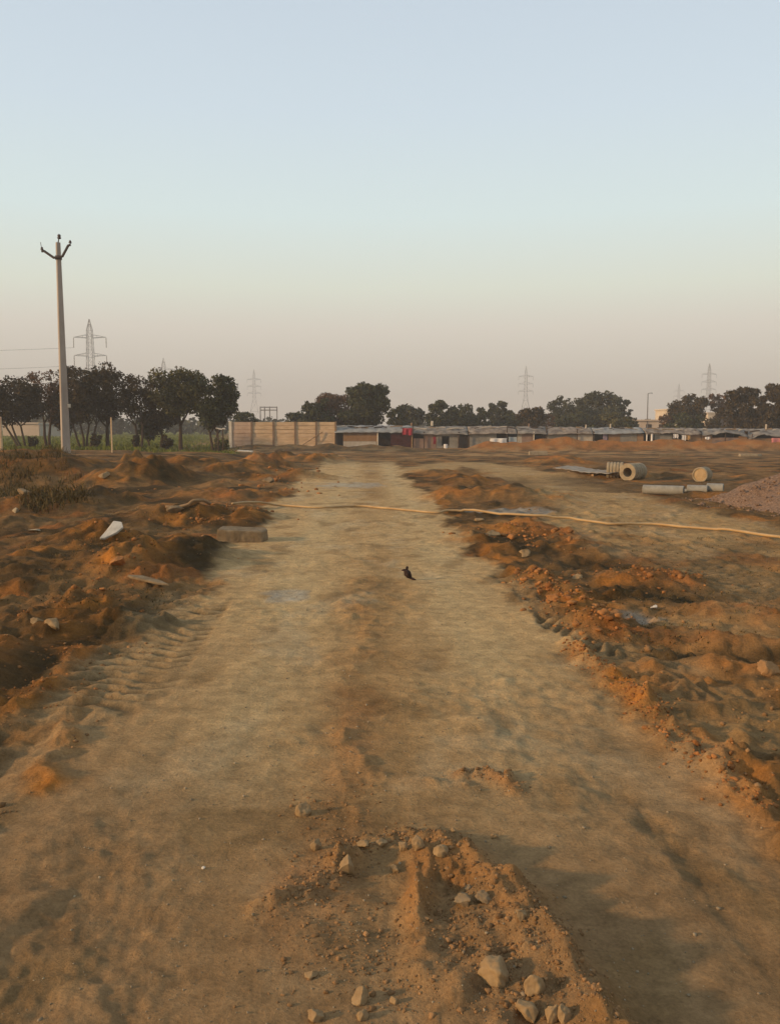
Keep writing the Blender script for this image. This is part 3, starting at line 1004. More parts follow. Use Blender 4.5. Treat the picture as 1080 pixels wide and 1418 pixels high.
def scrap():
    p = gpt(565, 803)
    root = None
    mb = MB()
    # crumpled lump with two prongs and a tail, a little over a hand long
    mb.tube([(0.055, -0.01, 0.010), (0.035, 0, 0.022), (0.012, 0, 0.045), (-0.008, 0, 0.075), (-0.022, 0.0, 0.102), (-0.03, 0, 0.118)], [0.008, 0.013, 0.030, 0.040, 0.028, 0.010], 10)
    mb.tube([(-0.022, 0, 0.100), (-0.045, -0.005, 0.112), (-0.070, -0.006, 0.110)], [0.020, 0.014, 0.006], 8)
    mb.tube([(-0.020, 0.0, 0.105), (-0.012, 0.004, 0.128), (-0.010, 0.004, 0.146), (-0.012, 0.004, 0.152)], [0.018, 0.014, 0.015, 0.006], 8)
    mb.tube([(0.030, 0, 0.026), (0.058, -0.01, 0.014), (0.085, -0.02, 0.006)], [0.012, 0.012, 0.004], 8)
    o = mb.build('dark_scrap', M['scrap'], smooth=True)
    o.location = (p.x, p.y, p.z - 0.004)
    return tag(o, 'small dark crumpled scrap with two prongs standing on the pale track', 'scrap')


scrap()

# ------------------------------------------------------------------ concrete pipes on the right
def pipe(name, px, py, axis, rad, bore, length, mat, label, group, ribs=0, fill=None, sunk=0.03, elev=0.0):
    p = gpt(px, py)
    ax = Vector((axis[0], axis[1], 0)).normalized()
    root = empty(name, (p.x, p.y, p.z), 0, label, 'pipe', group)
    Mx = Matrix(((ax.x, -ax.y, 0, 0), (ax.y, ax.x, 0, 0), (0, 0, 1, rad - sunk + elev), (0, 0, 0, 1)))
    prof = [(0, bore), (0, rad - 0.012), (0.012, rad)]
    if ribs:
        st = length / ribs
        for k in range(1, ribs):
            a = k * st
            prof += [(a - 0.022, rad), (a - 0.012, rad - 0.02), (a + 0.016, rad - 0.02), (a + 0.026, rad)]
    prof += [(length - 0.012, rad), (length, rad - 0.012), (length, bore)]
    mb = MB()
    mb.lathe(prof, 48, Mx)
    mb.build('barrel', mat, root)
    if fill:
        fb = MB()
        pr = [(0.02, 0.0005), (0.012, bore * 0.5), (0.028, bore * 0.998), (0.12, bore * 0.998), (0.12, 0.0005)]
        fb.lathe(pr, 36, Mx)
        fb.build('end_fill', fill, root, smooth=False)
    return root


G1 = 'large concrete drain pipes on the building site'
pipe('concrete_pipe', 868, 665, (0.66, 0.75), 0.285, 0.150, 0.86, M['hume'], 'ribbed concrete pipe with its dark open mouth facing the camera', G1, ribs=5)
pipe('concrete_pipe', 862, 662, (-0.93, 0.30), 0.285, 0.15, 0.52, M['hume'], 'ribbed concrete pipe lying left of the open mouthed pipe', G1, ribs=5)
pipe('concrete_pipe', 968, 667, (0.62, 0.78), 0.245, 0.20, 0.50, M['hume'], 'short concrete pipe with its sand filled end lit by the sun', G1, fill=M['humefill'])
G2 = 'thin grey pipes lying in the dirt'
d0 = (1.0, -0.16)


def gpipe(x0, x1, yc, lab, dy):
    g_ = gpt(930, 682)
    a, b = at(x0, yc, g_.y + dy), at(x1, yc, g_.y + dy)
    L = b.x - a.x
    gz = H((a.x + b.x) / 2, g_.y + dy)
    ax = Vector((1.0, -0.48, 0)).normalized()
    c_ = a
    root = pipe('grey_pipe', 930, 682, ax, 0.115, 0.090, L * 1.0, M['greypipe'], lab, G2, sunk=0.015)
    root.location = (a.x, a.y, gz)


gpipe(890, 944, 673, 'longest thin grey pipe at the left end of its row', 0.12)
gpipe(934, 953, 673, 'short thin grey pipe end between the longest pipe and its neighbour', 0.38)
gpipe(951, 978, 673, 'thin grey pipe third from the left in its row', 0.14)
gpipe(978, 1000, 673, 'thin grey pipe at the right end of its row', 0.05)


def sheet():
    a = gpt(812, 656)
    root = empty('metal_sheet', (a.x, a.y, a.z - 0.06), R(-58), 'weathered metal sheet propped on the dirt beside the large pipes', 'metal sheet')
    mb = MB()
    n_ = 24
    top, bot = [], []
    for i in range(n_ + 1):
        x = -1.35 + 2.7 * i / n_
        wv = 0.012 * math.sin(i * 1.9) + 0.02 * math.sin(i * 0.35) - 0.035 * x
        for y in (-0.33, 0.33):
            top.append((x, y, 0.20 + wv + 0.10 * y))
            bot.append((x, y, 0.185 + wv + 0.10 * y))
    V = top + bot
    m_ = len(top)
    Fs = []
    for i in range(n_):
        Fs.append((2 * i, 2 * i + 2, 2 * i + 3, 2 * i + 1))
        Fs.append((m_ + 2 * i + 1, m_ + 2 * i + 3, m_ + 2 * i + 2, m_ + 2 * i))
        Fs.append((2 * i, m_ + 2 * i, m_ + 2 * i + 2, 2 * i + 2))
        Fs.append((2 * i + 1, 2 * i + 3, m_ + 2 * i + 3, m_ + 2 * i + 1))
    Fs.append((0, 1, m_ + 1, m_))
    Fs.append((2 * n_, m_ + 2 * n_, m_ + 2 * n_ + 1, 2 * n_ + 1))
    mb.add(V, Fs)
    mb.build('sheet', M['sheet'], root)
    for x in (-0.6, 0.55):
        b_ = MB()
        b_.box((x - 0.05, -0.28, -0.10), (x + 0.05, 0.28, 0.110 - 0.035 * x))
        b_.build('bearer', M['timber'], root)


sheet()


def gravel_heap():
    cx, cy = gp0(1142, 700)
    n_a, n_r = 110, 60
    V, Fq = [], []
    A, Q = np.meshgrid(np.linspace(0, 2 * math.pi, n_a, endpoint=False), np.linspace(0, 1, n_r))
    rad = 2.15
    wob = 1 + 0.12 * np.sin(3 * A + 1) + 0.07 * np.sin(7 * A)
    x = cx + np.cos(A) * Q * rad * wob * 1.1
    y = cy + np.sin(A) * Q * rad * wob
    prof = (1 - Q) ** 1.0 * 1.0
    prof = np.where(Q < 0.15, 0.85 - (Q / 0.15) ** 2 * 0.02, prof * 0.98)
    g = terrain(x.ravel(), y.ravel(), False).reshape(x.shape)
    z = g * np.clip(Q, 0, 1) + prof * 1.02 + 0.10 * pn(x / 0.42, y / 0.42, 301) * (1 - Q) + 0.02 * pn(x / 0.09, y / 0.09, 302) - 0.04 * Q ** 6
    idx = np.arange(n_r * n_a).reshape(n_r, n_a)
    nx = np.roll(idx, -1, 1)
    q_ = np.stack([idx[:-1], idx[1:], nx[1:], nx[:-1]], -1).reshape(-1, 4)
    o = np_mesh('gravel_heap', np.stack([x.ravel(), y.ravel(), z.ravel()], -1), q_, M['gravel'], smooth=True)
    th_ = RNG.random(900) * 6.28
    rd_ = rad * (0.35 + 0.85 * RNG.random(900))
    q2 = np.column_stack([cx + np.cos(th_) * rd_ * 1.1, cy + np.sin(th_) * rd_])
    zz = np.maximum(terrain(q2[:, 0], q2[:, 1], False), terrain(q2[:, 0], q2[:, 1], False) * np.clip(rd_ / rad, 0, 1) + np.clip(1 - rd_ / rad, 0, 1) * 1.0)
    lumps('spilled_gravel', np.column_stack([q2, zz]), power(900, 0.015, 0.07, 2.4), M['gravel'], sub=1, label='loose gravel spilled over and round the heap at the right')
    tag(o, 'purple brown gravel heap beside the pipes at the right', 'heap')


gravel_heap()

# ------------------------------------------------------------------ utility pole
def utility_pole():
    Y = 34.0
    p = at(92, 628, Y)
    gz = H(p.x, Y)
    root = empty('utility_pole', (p.x, Y, gz), R(33), 'tall tapered concrete electricity pole with a dark angled crossarm', 'utility pole')
    top = at(80.5, 336, Y).z - gz
    mb = MB()
    n_ = 14
    rows = []
    for i in range(n_ + 1):
        t = i / n_
        z = -0.6 + (top + 0.6) * t
        w, d_ = 0.165 - 0.088 * t, 0.135 - 0.055 * t
        c = 0.018
        rows.append([(-w + c, -d_, z), (w - c, -d_, z), (w, -d_ + c, z), (w, d_ - c, z), (w - c, d_, z), (-w + c, d_, z), (-w, d_ - c, z), (-w, -d_ + c, z)])
    V = [v for r_ in rows for v in r_]
    Fs = [(i * 8 + k, i * 8 + (k + 1) % 8, (i + 1) * 8 + (k + 1) % 8, (i + 1) * 8 + k) for i in range(n_) for k in range(8)]
    Fs += [tuple(reversed(range(8))), tuple(n_ * 8 + k for k in range(8))]
    mb.add(V, Fs)
    mb.build('shaft', M['concrete'], root)
    fb = MB()
    fb.tube([(0, 0, -0.5), (0, 0, 0.16), (0, 0, 0.20)], [0.27, 0.25, 0.2], 16)
    fb.build('footing', M['greystone'], root)
    # V shaped crossarm, turned back square to the view
    ci, si = math.cos(R(-33)), math.sin(R(-33))

    def tw(x, z):
        return (x * ci + 0.13 * si, x * si - 0.13 * ci, z)
    za = at(80, 357, Y).z - gz
    zl, zr = at(60, 349, Y).z - gz, at(97, 341, Y).z - gz
    cb = MB()
    pts = [tw(-0.60, zl), tw(-0.50, zl + 0.01), tw(-0.14, za - 0.02), tw(0.02, za), tw(0.20, za + 0.03), tw(0.44, zr + 0.0), tw(0.53, zr + 0.03)]
    cb.tube(pts, [0.045, 0.05, 0.05, 0.05, 0.05, 0.05, 0.045], 6)
    arm = cb.build('crossarm', M['darkmetal'], root)
    for x, z in ((-0.58, zl), (0.52, zr + 0.03)):
        ib = MB()
        q_ = Vector(tw(x, z))
        ib.tube([q_ + Vector((0, 0, dz)) for dz in (0.0, 0.05, 0.06, 0.09, 0.10, 0.14, 0.17)], [0.02, 0.02, 0.06, 0.06, 0.04, 0.045, 0.02], 10)
        if x < 0:
            ib.tube([q_ + Vector((-0.02, 0, 0.1)), q_ + Vector((-0.04, 0, 0.34))], 0.012, 6)
        ib.build('insulator', M['porcelain'], root)
    tb = MB()
    tb.tube([(0, 0, top - 0.05), (0.03, 0, top + 0.14), (0.05, 0.0, top + 0.17)], [0.022, 0.022, 0.03], 8)
    tb.build('pin', M['darkmetal'], root)
    ib = MB()
    ib.tube([(0.05, 0, top + dz) for dz in (0.14, 0.16, 0.2, 0.22, 0.26, 0.30, 0.33)], [0.03, 0.07, 0.075, 0.05, 0.065, 0.06, 0.02], 10)
    ib.build('insulator', M['porcelain'], root)
    bb = MB()
    zb = at(97, 562, Y).z - gz
    bb.box((0.10, -0.20, zb - 0.07), (0.20, -0.10, zb + 0.07))
    bb.build('clamp', M['whitestone'], root)
    sb = MB()
    sb.tube([(0, 0, za - 0.07), (0, 0, za + 0.07)], [0.135, 0.135], 8)
    sb.build('bracket', M['darkmetal'], root)


utility_pole()


def thin_post(px, ytop, ybot, Y, w, mat, label, name='post', cat='post'):
    b_ = at(px, ybot, Y)
    t_ = at(px, ytop, Y)
    z0 = H(b_.x, Y) - 0.3
    mb = MB()
    mb.box((-w / 2, -w / 2, 0), (w / 2, w / 2, t_.z - z0), None)
    o = mb.build(name, mat)
    bv = o.modifiers.new('bevel', 'BEVEL')
    bv.width = w * 0.15
    o.location = (b_.x, Y, z0)
    return tag(o, label, cat)


thin_post(155.5, 578, 618, 46, 0.065, M['panel'], 'thin pale fence post standing alone before the left trees', 'fence_post')
thin_post(1.5, 577, 614, 44, 0.16, M['panel'], 'pale concrete post cut by the left photo edge', 'fence_post')


def field_gate():
    Y = 60.0
    p = at(306, 618, Y)
    gz = H(p.x, Y)
    root = empty('wooden_frame', (p.x, Y, gz), 0, 'small dark two legged wooden frame with a pale bar left of the wall', 'frame')
    h = at(300, 594, Y).z - gz
    for x in (-0.16, 0.16):
        mb = MB()
        mb.tube([(x, 0, -0.3), (x * 1.1, 0, h)], 0.05, 6)
        mb.build('leg', M['bark'], root)
    mb = MB()
    mb.tube([(-0.32, 0, h + 0.06), (0.05, 0, h - 0.02), (0.34, 0, h + 0.02)], 0.05, 6)
    mb.build('bar', M['whitestone'], root)


field_gate()

# ------------------------------------------------------------------ precast boundary wall
def precast_wall():
    Y = 80.0
    xs = [at(px, 600, Y).x for px in (319.5, 349, 379, 409, 438, 465)]
    top = at(390, 584, Y).z
    base = at(390, 619, Y).z - 0.15
    root = empty('precast_wall', (xs[0], Y, base), 0, 'pale precast concrete panel wall standing left of the huts', 'wall')
    ht = top - base
    for i, x in enumerate(xs):
        mb = MB()
        w = 0.085 if i else 0.13
        mb.box((x - xs[0] - w, -0.11, 0), (x - xs[0] + w, 0.11, ht + (0.02 if i else 0.04)))
        mb.build('post', M['postc'] if i else M['postpale'], root)
    for i in range(5):
        a, b_ = xs[i] - xs[0] + 0.087 + (0.045 if i == 0 else 0), xs[i + 1] - xs[0] - 0.087
        mb = MB()
        nrow = 7
        ph = ht / nrow
        for k in range(nrow):
            off = random.uniform(-0.022, 0.022)
            mb.box((a, -0.035 + off, k * ph + 0.012), (b_, 0.03 + off, (k + 1) * ph - 0.028))
            mb.box((a, 0.005, k * ph - 0.0275), (b_, 0.02, k * ph + 0.0115)) if k else None
        mb.build('panel', M['panelred'] if i == 0 else M['panel'], root)
    st = MB()
    a, b_ = at(418, 617, Y - 0.5), at(447, 598, Y - 0.16)
    st.tube([a, b_], 0.04, 6)
    tag(st.build('leaning_stick', M['timber']), 'wooden stick leaning against the precast wall', 'stick')


precast_wall()

# ------------------------------------------------------------------ the row of shanty huts
HY = 80.0
HD = 3.0


def pnl(mb, px0, px1, py0, py1, y, ox, oz, th=0.05):
    a, b_ = at(px0, py0, HY), at(px1, py1, HY)
    mb.box((a.x - ox, y, b_.z - oz), (b_.x - ox, y + th, a.z - oz))


def cloth_mesh(px0, px1, py0, py1, Y, mat, name, label, cat='cloth', amp=0.05, sag=0.0, seed=1, parent=None, ox=0, oz=0, group=None):
    """hanging cloth: a folded sheet with real thickness"""
    a, b_ = at(px0, py0, Y), at(px1, py1, Y)
    nx_, nz_ = 16, 10
    V = []
    rr = random.Random(seed)
    ph = rr.random() * 6
    for s_ in (0, 1):
        for j in range(nz_ + 1):
            for i in range(nx_ + 1):
                u_, v_ = i / nx_, j / nz_
                x = a.x + (b_.x - a.x) * u_ + 0.02 * math.sin(9 * v_ + ph)
                z = a.z + (b_.z - a.z) * v_ - sag * math.sin(math.pi * u_) * (1 - 0.4 * v_) + 0.03 * math.sin(7 * u_ + ph) * v_
                y = Y + amp * math.sin(u_ * 13 + ph + v_) * (0.3 + 0.7 * v_) + s_ * 0.012
                V.append((x - ox, y, z - oz))
    m_ = (nx_ + 1) * (nz_ + 1)
    Fs = []
    for j in range(nz_):
        for i in range(nx_):
            k = j * (nx_ + 1) + i
            Fs.append((k, k + nx_ + 1, k + nx_ + 2, k + 1))
            Fs.append((m_ + k, m_ + k + 1, m_ + k + nx_ + 2, m_ + k + nx_ + 1))
    rim = [i for i in range(nx_ + 1)] + [j * (nx_ + 1) + nx_ for j in range(1, nz_ + 1)] + [nz_ * (nx_ + 1) + i for i in range(nx_ - 1, -1, -1)] + [j * (nx_ + 1) for j in range(nz_ - 1, 0, -1)]
    for i in range(len(rim)):
        k, k2 = rim[i], rim[(i + 1) % len(rim)]
        Fs.append((k, k2, m_ + k2, m_ + k))
    mb = MB()
    mb.add(V, Fs)
    o = mb.build(name, mat, parent, smooth=True)
    if parent is None:
        tag(o, label, cat, group)
    return o


FLAPS = ['hutgrey', 'whitecloth', 'hutpale', 'hutdark', 'hutgrey', 'hutbrown']


def hut(px0, px1, ridge_y, eave, mat, label, fronts, posts=(), scallop=0.0, seed=0, patches=()):
    """fronts: (name, px0, px1, py0, py1, material); eave: pixel heights of the front roof edge from left to right"""
    rr = random.Random(seed)
    pm = (px0 + px1) / 2
    g = at(pm, 622, HY)
    base = -0.62
    root = empty('shanty_hut', (g.x, HY, base), 0, label, 'hut', 'low shanty huts in a row')
    X0, X1 = at(px0, 600, HY).x - g.x + 0.02, at(px1, 600, HY).x - g.x - 0.02
    # roof: an uneven sheet falling to the front
    nx_, ny_ = max(14, int((px1 - px0) / 3)), 12
    V = []
    for s_ in (0, 1):
        for j in range(ny_ + 1):
            for i in range(nx_ + 1):
                u_, v_ = i / nx_, j / ny_
                x = X0 + (X1 - X0) * u_
                k = u_ * (len(eave) - 1)
                ki = min(int(k), len(eave) - 2)
                f_ = k - ki
                f_ = f_ * f_ * (3 - 2 * f_)
                ey = eave[ki] * (1 - f_) + eave[ki + 1] * f_
                ze = at(pm, ey, HY - 0.3).z - base
                zr = at(pm, ridge_y, HY + 1.2).z - base
                if v_ < 0.45:
                    t = v_ / 0.45
                    z = ze + (zr - ze) * t ** 0.8
                    y = -0.32 + 1.52 * t
                else:
                    t = (v_ - 0.45) / 0.55
                    z = zr - 0.35 * t
                    y = 1.2 + (HD - 1.0) * t
                nz = float(pn(np.array([(x + g.x) / 0.55]), np.array([y / 0.7]), 400 + seed)[0])
                nz2 = float(pn(np.array([(x + g.x) / 0.22]), np.array([y / 0.4]), 430 + seed)[0])
                z += 0.08 * nz + 0.045 * nz2 - (0.10 * max(0, nz) if v_ < 0.05 else 0)
                V.append((x, y, z - 0.015 * s_))
    m_ = (nx_ + 1) * (ny_ + 1)
    Fs = []
    for j in range(ny_):
        for i in range(nx_):
            k = j * (nx_ + 1) + i
            Fs.append((k, k + 1, k + nx_ + 2, k + nx_ + 1))
            Fs.append((m_ + k, m_ + k + nx_ + 1, m_ + k + nx_ + 2, m_ + k + 1))
    rim = [i for i in range(nx_ + 1)] + [j * (nx_ + 1) + nx_ for j in range(1, ny_ + 1)] + [ny_ * (nx_ + 1) + i for i in range(nx_ - 1, -1, -1)] + [j * (nx_ + 1) for j in range(ny_ - 1, 0, -1)]
    for i in range(len(rim)):
        k, k2 = rim[i], rim[(i + 1) % len(rim)]
        Fs.append((k2, k, m_ + k, m_ + k2))
    mb = MB()
    mb.add(V, Fs)
    rf = mb.build('roof', mat, root, smooth=True)
    # back and side walls
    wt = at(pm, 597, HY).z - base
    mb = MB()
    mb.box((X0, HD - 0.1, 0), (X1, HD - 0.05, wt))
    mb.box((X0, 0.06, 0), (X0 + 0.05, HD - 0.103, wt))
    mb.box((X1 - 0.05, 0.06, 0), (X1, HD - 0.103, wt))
    mb.build('rear_wall', M['hutdark'], root)  # interior shade put into the colour so the openings read dark
    for i, (nm, a, b_, y0, y1, mt) in enumerate(fronts):
        mb = MB()
        pnl(mb, a, b_, y0, y1, 0.0 if nm == 'wall_panel' else -0.06, g.x, base)
        mb.build(nm, M[mt], root)
    for (px, y0, y1, w, mt) in posts:
        t_, b2 = at(px, y0, HY), at(px, y1, HY)
        mb = MB()
        mb.tube([(t_.x - g.x, -0.16, b2.z - base - 0.2), (t_.x - g.x + 0.01, -0.16, t_.z - base)], w, 7)
        mb.build('post', M[mt], root)
    # rags and sheet ends that hang over the eave, and odd sheets thrown on the roof
    k_ = max(2, int((px1 - px0) / 13))
    for i in range(k_):
        u_ = (i + rr.uniform(0.15, 0.85)) / k_
        cx_ = px0 + 4 + (px1 - px0 - 8) * u_
        ey = eave[min(int(u_ * (len(eave) - 1)), len(eave) - 2)]
        wd = rr.uniform(1.5, 5.5)
        cloth_mesh(max(px0 + 1, cx_ - wd), min(px1 - 1, cx_ + wd), ey - 1.2, ey + rr.uniform(0.8, 3.6), HY - 0.36, M[rr.choice(FLAPS)], 'eave_rag', None, seed=seed * 20 + i, parent=root, ox=g.x, oz=base, amp=0.04)
    for i in range(k_):
        u_ = (i + rr.uniform(0.1, 0.9)) / k_
        cx_ = px0 + 3 + (px1 - px0 - 6) * u_
        a_ = at(cx_, ridge_y + rr.uniform(1.2, 4.5), HY + 0.45)
        mb = MB()
        ln = rr.uniform(0.4, 1.3)
        tl = rr.uniform(-0.10, 0.10)
        dz = 0.04
        mb.tube([(a_.x - g.x - ln / 2, 0.42, a_.z - base + dz - tl), (a_.x - g.x, 0.42 + rr.uniform(-.1, .1), a_.z - base + dz + 0.02), (a_.x - g.x + ln / 2, 0.42, a_.z - base + dz + tl)],
                rr.uniform(0.025, 0.06), 6)
        mb.build('roof_batten', M[rr.choice(['bark', 'timber', 'hutdark', 'hutpale'])], root)
    return root


hut(463, 571.5, 588.8, [599, 598.5, 598.5, 598.5, 599], M['tarpblue'], 'leftmost shanty hut with brown board front and smooth blue grey roof',
    [('wall_panel', 463.5, 475, 598, 622, 'hutdark'), ('wall_panel', 475.3, 522, 597, 611, 'hutbrown'), ('lower_board', 475.5, 521, 611.2, 622, 'hutpale'),  # the dark panel at the left end paints the shade of an opening
     ('curtain', 541, 570, 599, 620, 'hutmaroon')],
    [(523, 597, 622, 0.06, 'postpale'), (464.5, 597, 622, 0.06, 'bark'), (570.5, 592, 622, 0.07, 'timber')], seed=1)
hut(571.8, 648, 590.0, [600, 601, 601.5, 600.5, 602], M['tarp'], 'shanty hut with smoke blackened wall and a reddish front panel',
    [('wall_panel', 573, 586.5, 607, 624, 'hutred'), ('wall_panel', 587, 603.5, 601, 625, 'hutred'), ('wall_panel', 604, 611.5, 600, 625, 'hutgrey'), ('wall_panel', 622, 634, 600, 625, 'hutgrey'),
     ('wall_panel', 611.7, 621.8, 617, 625, 'hutgrey'), ('lintel', 611.7, 621.8, 600, 604, 'hutgrey'), ('wall_panel', 637, 647, 604, 625, 'hutdark')],
    [(634.8, 598, 624, 0.07, 'bark'), (587, 598, 624, 0.05, 'bark')], seed=2)
hut(648.3, 715.5, 589.8, [601, 600.5, 600, 600.5], M['tarpwarm'], 'shanty hut with sacking front beside the white hanging cloth',
    [('wall_panel', 648.5, 687, 600, 622, 'hutgrey'), ('wall_panel', 687.3, 700, 607, 622, 'hutpale'), ('wall_panel', 704, 715, 605, 622, 'bluecloth')],
    [(701.5, 592, 620, 0.05, 'bark'), (649, 598, 620, 0.05, 'bark')], seed=3)
hut(715.8, 757, 590.2, [600.5, 600, 601], M['tarp'], 'narrow dark fronted shanty hut with one pale post',
    [('wall_panel', 716, 722, 600.5, 622, 'hutpale'), ('wall_panel', 722.3, 737, 600.5, 622, 'hutred'), ('wall_panel', 750, 756.5, 600.5, 622, 'hutdark')],
    [(738.5, 598, 622, 0.05, 'postpale'), (756, 590, 622, 0.05, 'bark')], seed=4)
hut(757.3, 820.5, 591.0, [601.5, 601, 600, 600.5], M['tarpwarm'], 'shanty hut with grey sheet front and beige end panel',
    [('wall_panel', 757.5, 799, 601.5, 622, 'hutgrey'), ('wall_panel', 799.3, 820, 600.8, 622, 'hutpale')],
    [(798.5, 594, 620, 0.05, 'bark')], seed=5)
hut(820.8, 891, 591.6, [600.5, 601, 600, 599.5], M['tarpblue'], 'shanty hut with dark doorway and mauve cloth hung inside',
    [('wall_panel', 842, 858, 600, 622, 'hutbrown'), ('wall_panel', 858.3, 881, 600.5, 622, 'hutgrey'), ('curtain', 834.5, 840, 600, 613, 'purplecloth'), ('wall_panel', 882, 890, 601, 622, 'hutbrown')],
    [(821.5, 598, 620, 0.05, 'bark')], seed=6)
hut(891.3, 970, 592.2, [599.5, 600, 599.5, 602, 601], M['tarpwarm'], 'shanty hut with two white posts under its eave',
    [('wall_panel', 906, 930, 601.5, 622, 'hutgrey'), ('wall_panel', 952, 969.5, 602, 622, 'hutbrown'), ('lintel', 893, 913, 599.8, 601.5, 'hutpale')],
    [(894.5, 600, 608, 0.06, 'whitecloth'), (901.5, 600, 616, 0.10, 'whitecloth'), (931.5, 600, 618, 0.05, 'bark')], seed=7)
hut(970.3, 1034, 592.8, [603, 601, 598.5, 601, 605.5], M['tarp'], 'shanty hut with sagging plastic roof over a dark open front',
    [('wall_panel', 971, 985, 602.5, 622, 'hutbrown'), ('wall_panel', 985.3, 1022, 606, 622, 'hutred'), ('wall_panel', 1022.3, 1033.5, 604, 622, 'hutbrown')],
    [(1003, 598, 618, 0.05, 'bark')], seed=8)
hut(1034.3, 1112, 593.2, [608, 601.5, 604.5, 605, 602], M['tarp'], 'rightmost shanty hut under a drooping grey tarpaulin',
    [('wall_panel', 1038, 1070, 607, 622, 'hutbrown'), ('wall_panel', 1080, 1110, 606, 622, 'hutred')],
    [(1040, 601, 620, 0.05, 'bark')], seed=9)

cloth_mesh(557, 571, 593, 602.5, HY - 0.42, M['redcloth'], 'hanging_cloth', 'bright red cloth hung on the eave of the leftmost hut', seed=2)
cloth_mesh(678.5, 701.5, 607, 615, HY - 0.25, M['whitecloth'], 'hanging_cloth', 'wide white cloth hung out before the sacking front', seed=3, amp=0.07)
cloth_mesh(823, 846, 610.5, 613, HY - 0.30, M['whitecloth'], 'hanging_cloth', 'sagging white cloth strung across the dark doorway', seed=4, amp=0.05, sag=0.13)
cloth_mesh(932, 938.5, 601, 607, HY - 0.25, M['whitecloth'], 'hanging_cloth', 'small pale cloth right of the two white posts', seed=5)
cloth_mesh(943.5, 949, 602.5, 610, HY - 0.25, M['whitecloth'], 'hanging_cloth', 'narrow pale cloth beside the orange cloth', seed=6)
cloth_mesh(949.5, 956, 602, 609, HY - 0.22, M['orangecloth'], 'hanging_cloth', 'orange cloth hung under the eave', seed=7)
cloth_mesh(976, 983, 605, 608.5, HY - 0.40, M['whitecloth'], 'hanging_cloth', 'small white bundle of cloth by the sagging plastic roof', seed=8)
cloth_mesh(1068, 1092, 606.5, 613.5, HY - 0.25, M['pinkcloth'], 'hanging_cloth', 'pink cloth hung at the right photo edge', seed=9)
cloth_mesh(600, 603.5, 605, 615, HY - 0.15, M['redcloth'], 'hanging_cloth', 'narrow faded red cloth on the reddish panel', seed=10)


def bucket():
    p = at(617, 621, HY - 1.2)
    root = empty('bucket', (p.x, HY - 1.2, H(p.x, HY - 1.2)), 0, 'white plastic bucket standing before the smoke blackened wall', 'bucket')
    mb = MB()
    mb.lathe([(0, 0.001), (0, 0.14), (0.02, 0.15), (0.38, 0.19), (0.38, 0.18), (0.03, 0.14), (0.03, 0.001)], 20, Matrix(((0, 0, -1, 0), (0, 1, 0, 0), (1, 0, 0, 0.02), (0, 0, 0, 1))))
    mb.build('pail', M['bucket'], root)
    hb = MB()
    hb.tube([(0.19 * math.cos(a), -0.1 * math.sin(a) - 0.02, 0.40 - 0.12 * math.sin(a)) for a in [math.pi * i / 10 for i in range(11)]], 0.008, 5)
    hb.build('handle', M['darkmetal'], root)


bucket()
for i, (px, py, w, h, mt, lab) in enumerate([(598, 588, 0.22, 0.34, 'whitestone', 'white bundle on the roof above the smoke blackened hut'), (845, 591, 0.12, 0.28, 'hutpale', 'pale upright brick on the roof by the dark doorway'),
                                             (811, 591, 0.12, 0.2, 'hutpale', 'pale brick on the roof above the beige end panel'), (1060, 592.5, 0.16, 0.34, 'hutpale', 'pale upright brick on the rightmost hut roof'),
                                             (732, 590, 0.12, 0.24, 'hutred', 'brown brick on the narrow dark hut roof'), (570, 589.5, 0.14, 0.26, 'hutbrown', 'brown brick at the right end of the leftmost hut roof')]):
    p = at(px, py, HY + 1.0)
    mb = MB()
    mb.box((-w / 2, -w / 2, -0.12), (w / 2, w / 2, h))
    o = mb.build('roof_weight', M[mt])
    bv = o.modifiers.new('bevel', 'BEVEL')
    bv.width = 0.02
    o.location = p
    o.rotation_euler = (0.05, 0.08 * (-1) ** i, 0.4 * i)
    tag(o, lab, 'weight', 'weights laid on the hut roofs')

# ------------------------------------------------------------------ trees
def leaf_cloud(centres, rads, n, size, rr, flat=0.8):
    k = len(centres)
    vol = np.array([r_ ** 2.2 for r_ in rads])
    ci = rr.choice(k, size=n, p=vol / vol.sum())
    d = rr.normal(size=(n, 3))
    d /= np.linalg.norm(d, axis=1)[:, None]
    rad = rr.random(n) ** 0.45
    c = np.array(centres)[ci] + d * (np.array(rads)[ci] * rad)[:, None] * np.array([1, 1, flat])
    a = rr.normal(size=(n, 3))
    a /= np.linalg.norm(a, axis=1)[:, None]
    b_ = np.cross(a, rr.normal(size=(n, 3)))
    b_ /= np.linalg.norm(b_, axis=1)[:, None] + 1e-9
    s = size * (0.55 + 0.9 * rr.random(n))
    a *= s[:, None]
    b_ *= (s * 0.55)[:, None]
    V = np.stack([c - a, c + b_, c + a, c - b_], 1).reshape(-1, 3)
    Fq = np.arange(4 * n).reshape(n, 4)
    return V, Fq


